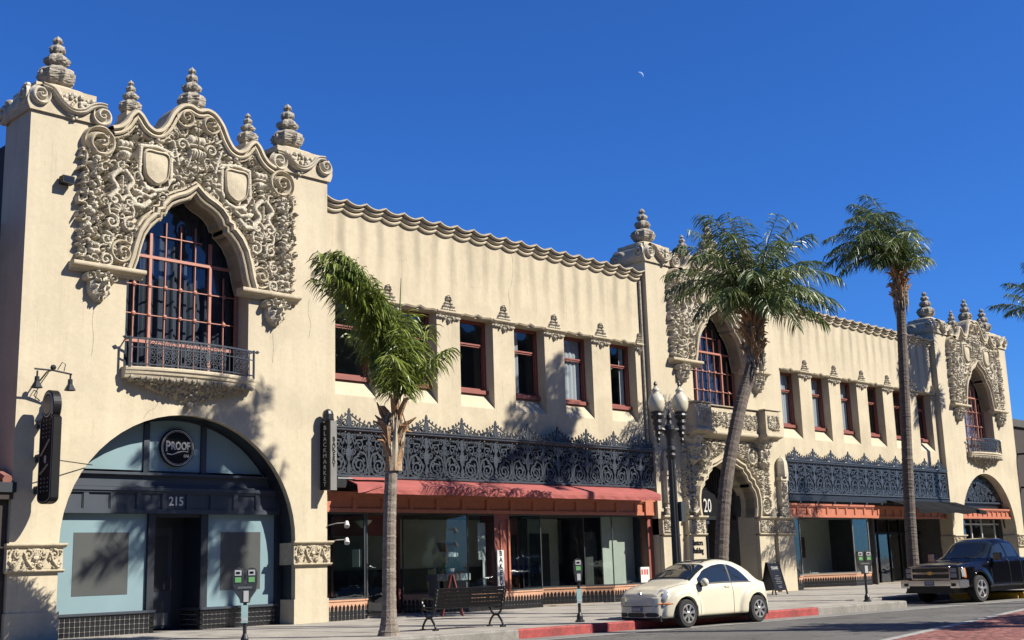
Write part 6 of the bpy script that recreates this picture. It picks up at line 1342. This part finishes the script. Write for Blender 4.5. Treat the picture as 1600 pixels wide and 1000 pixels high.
# ---------------- cream compact car
BT = [(0, .56, .34, .32), (.04, .675, .49, .42), (.12, .785, .60, .48), (.26, .875, .685, .54), (.5, .94, .735, .58), (.8, 1.0, .755, .63), (1.02, 1.045, .765, .66), (1.15, 1.13, .77, .66), (1.4, 1.275, .778, .63), (1.7, 1.405, .785, .58), (2.0, 1.49, .79, .55), (2.3, 1.525, .79, .54), (2.6, 1.515, .785, .54), (2.9, 1.47, .78, .535), (3.2, 1.375, .765, .525), (3.45, 1.265, .745, .51), (3.65, 1.14, .715, .49), (3.85, .975, .66, .46), (4.0, .80, .57, .42), (4.06, .67, .50, .38), (4.08, .58, .44, .34)]
def front_car():
    th = KA*.95; ca, sa = math.cos(th), math.sin(th); wx, wy = .80, -.83; loc = (11.62-(wx*ca-wy*sa), -9.33-(wx*sa+wy*ca), -.2)
    r = tag(empty('parked_car', loc, th), 'cream white rounded two-door car parked at the red kerb', 'car')
    b = Body(BT, .93, .10, .24, (.80, 3.31), .32, .365, .60, .11, None)
    xs = np.unique(np.concatenate([np.linspace(0, .3, 18), np.linspace(.3, 1.35, 44), np.linspace(1.35, 2.75, 36), np.linspace(2.75, 4.08, 52), [.80-.3649, .80+.3649, 3.31-.3649, 3.31+.3649]]))
    b.mesh(xs, 'body', 'car_white', r)
    b.patch(np.linspace(1.13, 1.76, 16), lambda x: 1.50+.02, lambda x: 2.0, 'windscreen', 'tint', r)
    top = lambda x: 1.46 if x < 2.2 else 1.46-.37*min(1, ((x-2.2)/1.0))**3.0
    b.patch(np.linspace(1.36, 2.46, 24), lambda x: 1.07, lambda x: max(1.09, top(x)-.12*max(0, (1.6-x)/.2)), 'side_window', 'tint', r)
    b.patch(np.linspace(2.52, 3.19, 18), lambda x: 1.07, lambda x: max(1.085, top(x)), 'quarter_window', 'tint', r)
    b.patch(np.linspace(1.25, 3.26, 40), lambda x: 1.035, lambda x: 1.07, 'window_seal', 'car_trim', r, k=3, off=.007)
    b.patch(np.linspace(2.465, 2.515, 3), lambda x: 1.06, lambda x: 1.45, 'door_pillar', 'car_trim', r, off=.007)
    b.patch(np.linspace(1.86, 2.40, 8), lambda x: 1.72, lambda x: 2.0, 'sunroof', 'tint', r, off=.004)
    for x0_ in (1.27, 2.50):
        b.patch(np.linspace(x0_, x0_+.012, 2), lambda x: .10, lambda x: 1.04, 'door_seam', 'car_trim', r, off=.003, k=24)
    b.patch(np.linspace(1.27, 2.51, 20), lambda x: .09, lambda x: .115, 'sill_seam', 'car_trim', r, off=.003, k=2)
    for sd in (-1, 1):
        p = b.pt(2.32, .88); MB().rotbox((2.32, sd*(p[0]+.012), p[1]), (.085, .014, .018), 0).obj('door_handle', 'car_white', r)
        p = b.pt(1.42, 1.03); m = MB(); m.lathe((1.42, sd*(p[0]+.13), p[1]+.05), [(0, -.07), (.06, -.06), (.095, -.02), (.10, .03), (.08, .07), (0, .085)], 12, ax=(1, 0, .1)); o = m.obj('mirror', 'car_white', r, smooth=True); MB().tube([(1.42, sd*(p[0]-.02), p[1]-.03), (1.42, sd*(p[0]+.10), p[1]-.0)], [.035, .05], 6).obj('mirror_arm', 'car_trim', o)
        ax = Vector((-.74, sd*.44, .50)); c = (.262, sd*.592, .735); m = MB(); m.lathe(c, [(.165, -.08), (.168, .0), (.155, .015)], 20, ax=ax); hl = m.obj('headlight', 'car_white', r); m = MB(); m.lathe(c, [(.158, .008), (.135, .035), (.08, .055), (0, .062)], 20, ax=ax); m.obj('lens', 'lamp_glass', hl, smooth=True)
        m = MB(); m.lathe((Vector(c)+ax.normalized()*.055)[:], [(.055, -.02), (.05, .0), (0, .012)], 12, ax=ax); m.obj('bulb_cover', 'meter_grey', hl)
        b.strip(*( (-.80, -.60) if sd < 0 else (.60, .80)), .535, .570, .018, 'indicator', 'amber', r)
        b.strip(*((-.60, -.28) if sd < 0 else (.28, .60)), .27, .37, .010, 'air_intake', 'car_trim', r, rnd=.03)
        for xw in (.80, 3.31):
            wheel(r, xw, sd*.775, .318, .205, 7, sd)
            a = np.linspace(-.35, PI+.35, 22); m = MB(); q = MB(); G = [[(xw+.385*math.cos(t), sd*(.84 if abs(math.cos(t)) < .9 else .82), .32+.385*math.sin(t)), (xw+.385*math.cos(t), sd*.45, .32+.385*math.sin(t))] for t in a]; q.grid(np.array(G)); q.add([(xw+.40*math.cos(t), sd*.45, .32+.40*math.sin(t)) for t in a], [tuple(range(22))]); q.obj('wheel_arch', 'car_trim', r)
    b.strip(-.26, .26, .26, .37, .010, 'air_intake', 'car_trim', r, rnd=.02); b.strip(-.66, .66, .505, .515, .006, 'bumper_seam', 'car_trim', r); b.strip(-.62, .62, .235, .255, .02, 'bumper_lip', 'car_trim', r)
    m = MB(); m.box(-.045, -.025, -.21, .10, .385, .495); o = m.obj('number_plate', 'plate', r)
    for k, y in enumerate(np.arange(-.17, .08, .04)): MB().box(-.048, -.045, y, y+.022, .415, .465).obj('plate_character', 'letter', o)
    ax = Vector((-.72, 0, .69)); c = Vector((.115, 0, .775)); m = MB(); Rm = np.array(ax.to_track_quat('Z', 'Y').to_matrix())
    ring = [tuple(Vector(Rm @ np.array((.075*math.cos(t), .075*math.sin(t), .012)))+c) for t in np.linspace(0, 2*PI, 17)]; m.tube(ring, .008, 5)
    for P in ([(-.035, .055), (0, -.005), (.035, .055)], [(-.06, .03), (-.03, -.055), (0, .0), (.03, -.055), (.06, .03)]): m.tube([tuple(Vector(Rm @ np.array((a, e, .012)))+c) for a, e in P], .007, 4)
    m.obj('badge', 'chrome', r)
    # bonnet seams
    for sd in (-1, 1): m = MB(); P = []; 
    for sd in (-1, 1):
        P = []
        for x in np.linspace(.16, 1.02, 18): q = b.pt(x, 1.30); P.append((x, sd*q[0], q[1]+.002))
        MB().tube(P, .005, 4, False).obj('bonnet_seam', 'car_trim', r)
    P = [(b.pt(1.13, u)[0]*sd, b.pt(1.13, u)[1]+.012) for sd, u in ((-1, 1.6), (-1, 1.8), (-1, 1.95), (1, 1.8), (1, 1.6))]
    MB().tube([(1.12, y, z) for y, z in P], .012, 4).obj('wiper_cowl', 'car_trim', r)
    MB().box(.15, 3.95, -.62, .62, .17, .30).obj('underbody', 'car_trim', r); MB().box(2.1, 2.14, -.2, .2, .98, 1.1).obj('cabin_trim', 'car_seat', r)
    return r
front_car()
# ---------------- black pickup
PT = [(0, 1.04, .90, .70, .50), (.04, 1.09, .95, .74, .50), (.15, 1.135, .985, .78, .48), (.5, 1.18, 1.0, .82, .46), (1.1, 1.225, 1.005, .84, .44), (1.50, 1.25, 1.005, .84, .44), (1.62, 1.31, 1.005, .83, .44), (1.9, 1.54, 1.005, .78, .44), (2.22, 1.81, 1.005, .715, .44), (2.45, 1.88, 1.005, .695, .44), (2.75, 1.92, 1.005, .69, .44), (3.05, 1.905, 1.005, .69, .44), (3.36, 1.84, 1.005, .70, .44), (3.49, 1.55, 1.0, .78, .44), (3.57, 1.30, 1.0, .86, .44), (3.63, 1.285, 1.0, .90, .46), (5.75, 1.285, 1.0, .90, .55), (5.83, 1.27, .98, .88, .60)]
def pickup():
    th = KA*1.25; ca, sa = math.cos(th), math.sin(th); wx, wy = .97, -1.0; loc = (25.10-(wx*ca-wy*sa), -10.27-(wx*sa+wy*ca), -.2)
    r = tag(empty('pickup_truck', loc, th), 'shiny black pickup truck with chrome grille at right edge', 'pickup truck')
    b = Body(PT, 1.235, .13, .44, (.97, 4.62), .40, .50, .66, .035, None)
    xs = np.unique(np.concatenate([np.linspace(0, .3, 12), np.linspace(.3, 1.6, 40), np.linspace(1.6, 4.2, 60), np.linspace(4.2, 5.83, 36), [.471, 1.469, 4.121, 5.119]]))
    b.mesh(xs, 'body', 'car_black', r)
    b.patch(np.linspace(1.60, 2.30, 14), lambda x: 1.52, lambda x: 2.0, 'windscreen', 'tint', r)
    b.patch(np.linspace(1.84, 2.62, 18), lambda x: 1.08, lambda x: 1.44, 'side_window', 'tint', r); b.patch(np.linspace(2.70, 3.28, 14), lambda x: 1.08, lambda x: 1.44, 'rear_side_window', 'tint', r)
    for x0_ in (1.62, 2.65, 3.32): b.patch(np.linspace(x0_, x0_+.012, 2), lambda x: .06, lambda x: 1.05, 'door_seam', 'car_trim', r, off=.003, k=20)
    b.patch(np.linspace(3.60, 3.625, 2), lambda x: .06, lambda x: 1.2, 'bed_seam', 'car_trim', r, off=.003, k=20)
    b.patch(np.linspace(1.60, 3.50, 3), lambda x: .30, lambda x: .36, 'side_moulding', 'chrome', r, off=.014, k=3)
    for sd in (-1, 1):
        for xx in (2.46, 3.18): p = b.pt(xx, .90); MB().rotbox((xx, sd*(p[0]+.018), p[1]), (.10, .016, .022), 0).obj('door_handle', 'chrome', r)
        p = b.pt(1.78, 1.02); m = MB(); m.rotbox((1.80, sd*(p[0]+.20), p[1]+.10), (.07, .11, .11), 0); o = m.obj('mirror', 'chrome', r); MB().rotbox((1.82, sd*(p[0]+.06), p[1]+.02), (.04, .09, .03), 0).obj('mirror_arm', 'car_trim', o)
        for xw in (.97, 4.62):
            wheel(r, xw, sd*.87, .40, .28, 5, sd)
            a = np.linspace(-.2, PI+.2, 20); q = MB(); G = [[(xw+.52*math.cos(t), sd*.985, .40+.52*math.sin(t)), (xw+.52*math.cos(t), sd*.5, .40+.52*math.sin(t))] for t in a]; q.grid(np.array(G)); q.add([(xw+.53*math.cos(t), sd*.5, .40+.53*math.sin(t)) for t in a], [tuple(range(20))]); q.obj('wheel_arch', 'car_trim', r)
        # stacked headlamps wrapping the corner
        y0_, y1_ = (sd*.63, sd*.93); lo, hi = min(y0_, y1_), max(y0_, y1_)
        hl = MB().box(-.055, .10, lo, hi, .72, 1.06).obj('headlight', 'car_trim', r)
        for z0_, z1_ in ((.91, 1.03), (.76, .88)): MB().box(-.068, -.05, min(sd*.66, sd*.86), max(sd*.66, sd*.86), z0_, z1_).obj('lens', 'lamp_glass', hl)
        b.patch(np.linspace(.13, .25, 5), lambda x: .64, lambda x: .86, 'corner_lens', 'amber', r, side=sd, off=.012, k=5); b.patch(np.linspace(.06, .20, 4), lambda x: .66, lambda x: .86, 'lamp_wrap', 'lamp_glass', r, side=sd, off=.018, k=5)
        bq = MB(); bq.box(-.19, .22, min(sd*.70, sd*1.0), max(sd*.70, sd*1.0), .46, .70); bq.box(-.17, .30, min(sd*.98, sd*1.015), max(sd*.98, sd*1.015), .48, .68); bq.obj('bumper_corner', 'chrome', r); MB().box(-.20, -.18, min(sd*.74, sd*.88), max(sd*.74, sd*.88), .51, .60).obj('fog_lamp', 'car_trim', r)
    MB().box(-.20, .15, -.72, .72, .52, .68).obj('bumper', 'chrome', r); MB().box(-.15, .20, -.78, .78, .30, .50).obj('air_dam', 'car_trim', r)
    gq = MB(); gq.box(-.06, .05, -.64, .64, .70, 1.07); GR = gq.obj('grille', 'car_trim', r)
    ch = MB(); ch.box(-.10, -.055, -.66, .66, 1.035, 1.085); ch.box(-.10, -.055, -.66, .66, .70, .74); ch.box(-.105, -.055, -.66, .66, .862, .925)
    for sd in (-1, 1): ch.box(-.10, -.055, min(sd*.62, sd*.67), max(sd*.62, sd*.67), .74, 1.035)
    ch.obj('grille_frame', 'chrome', GR); sl = MB()
    for z in (.775, .81, .845, .95, .985, 1.02): sl.box(-.075, -.058, -.61, .61, z-.008, z+.004)
    sl.obj('grille_bar', 'meter_grey', GR); MB().prism([(-.13, -.028), (-.055, -.028), (-.05, -.05), (.05, -.05), (.06, -.028), (.13, -.028), (.11, .028), (.055, .028), (.05, .05), (-.05, .05), (-.055, .028), (-.11, .028)], -.012, .012).obj('badge', 'gold', GR).matrix_local = Matrix.Translation((-.115, 0, .893)) @ Matrix.Rotation(-PI/2, 4, 'Z')
    pl = MB().box(-.215, -.20, -.16, .16, .53, .66).obj('number_plate', 'plate', r)
    for y in np.arange(-.13, .12, .042): MB().box(-.218, -.215, y, y+.024, .57, .63).obj('plate_character', 'letter', pl)
    MB().box(.2, 5.6, -.8, .8, .30, .55).obj('underbody', 'car_trim', r)
    for sd in (-1, 1): MB().tube([(1.58, sd*.35, 1.30), (1.66, sd*.1, 1.345), (1.70, -sd*.1, 1.37)], .010, 4).obj('wiper', 'car_trim', r)
    return r
pickup()
for o in list(bpy.data.objects):      # unused construction leftovers
    if o.type == 'MESH' and o.users_collection and o.parent is None and 'category' not in o and 'kind' not in o: print('stray', o.name)
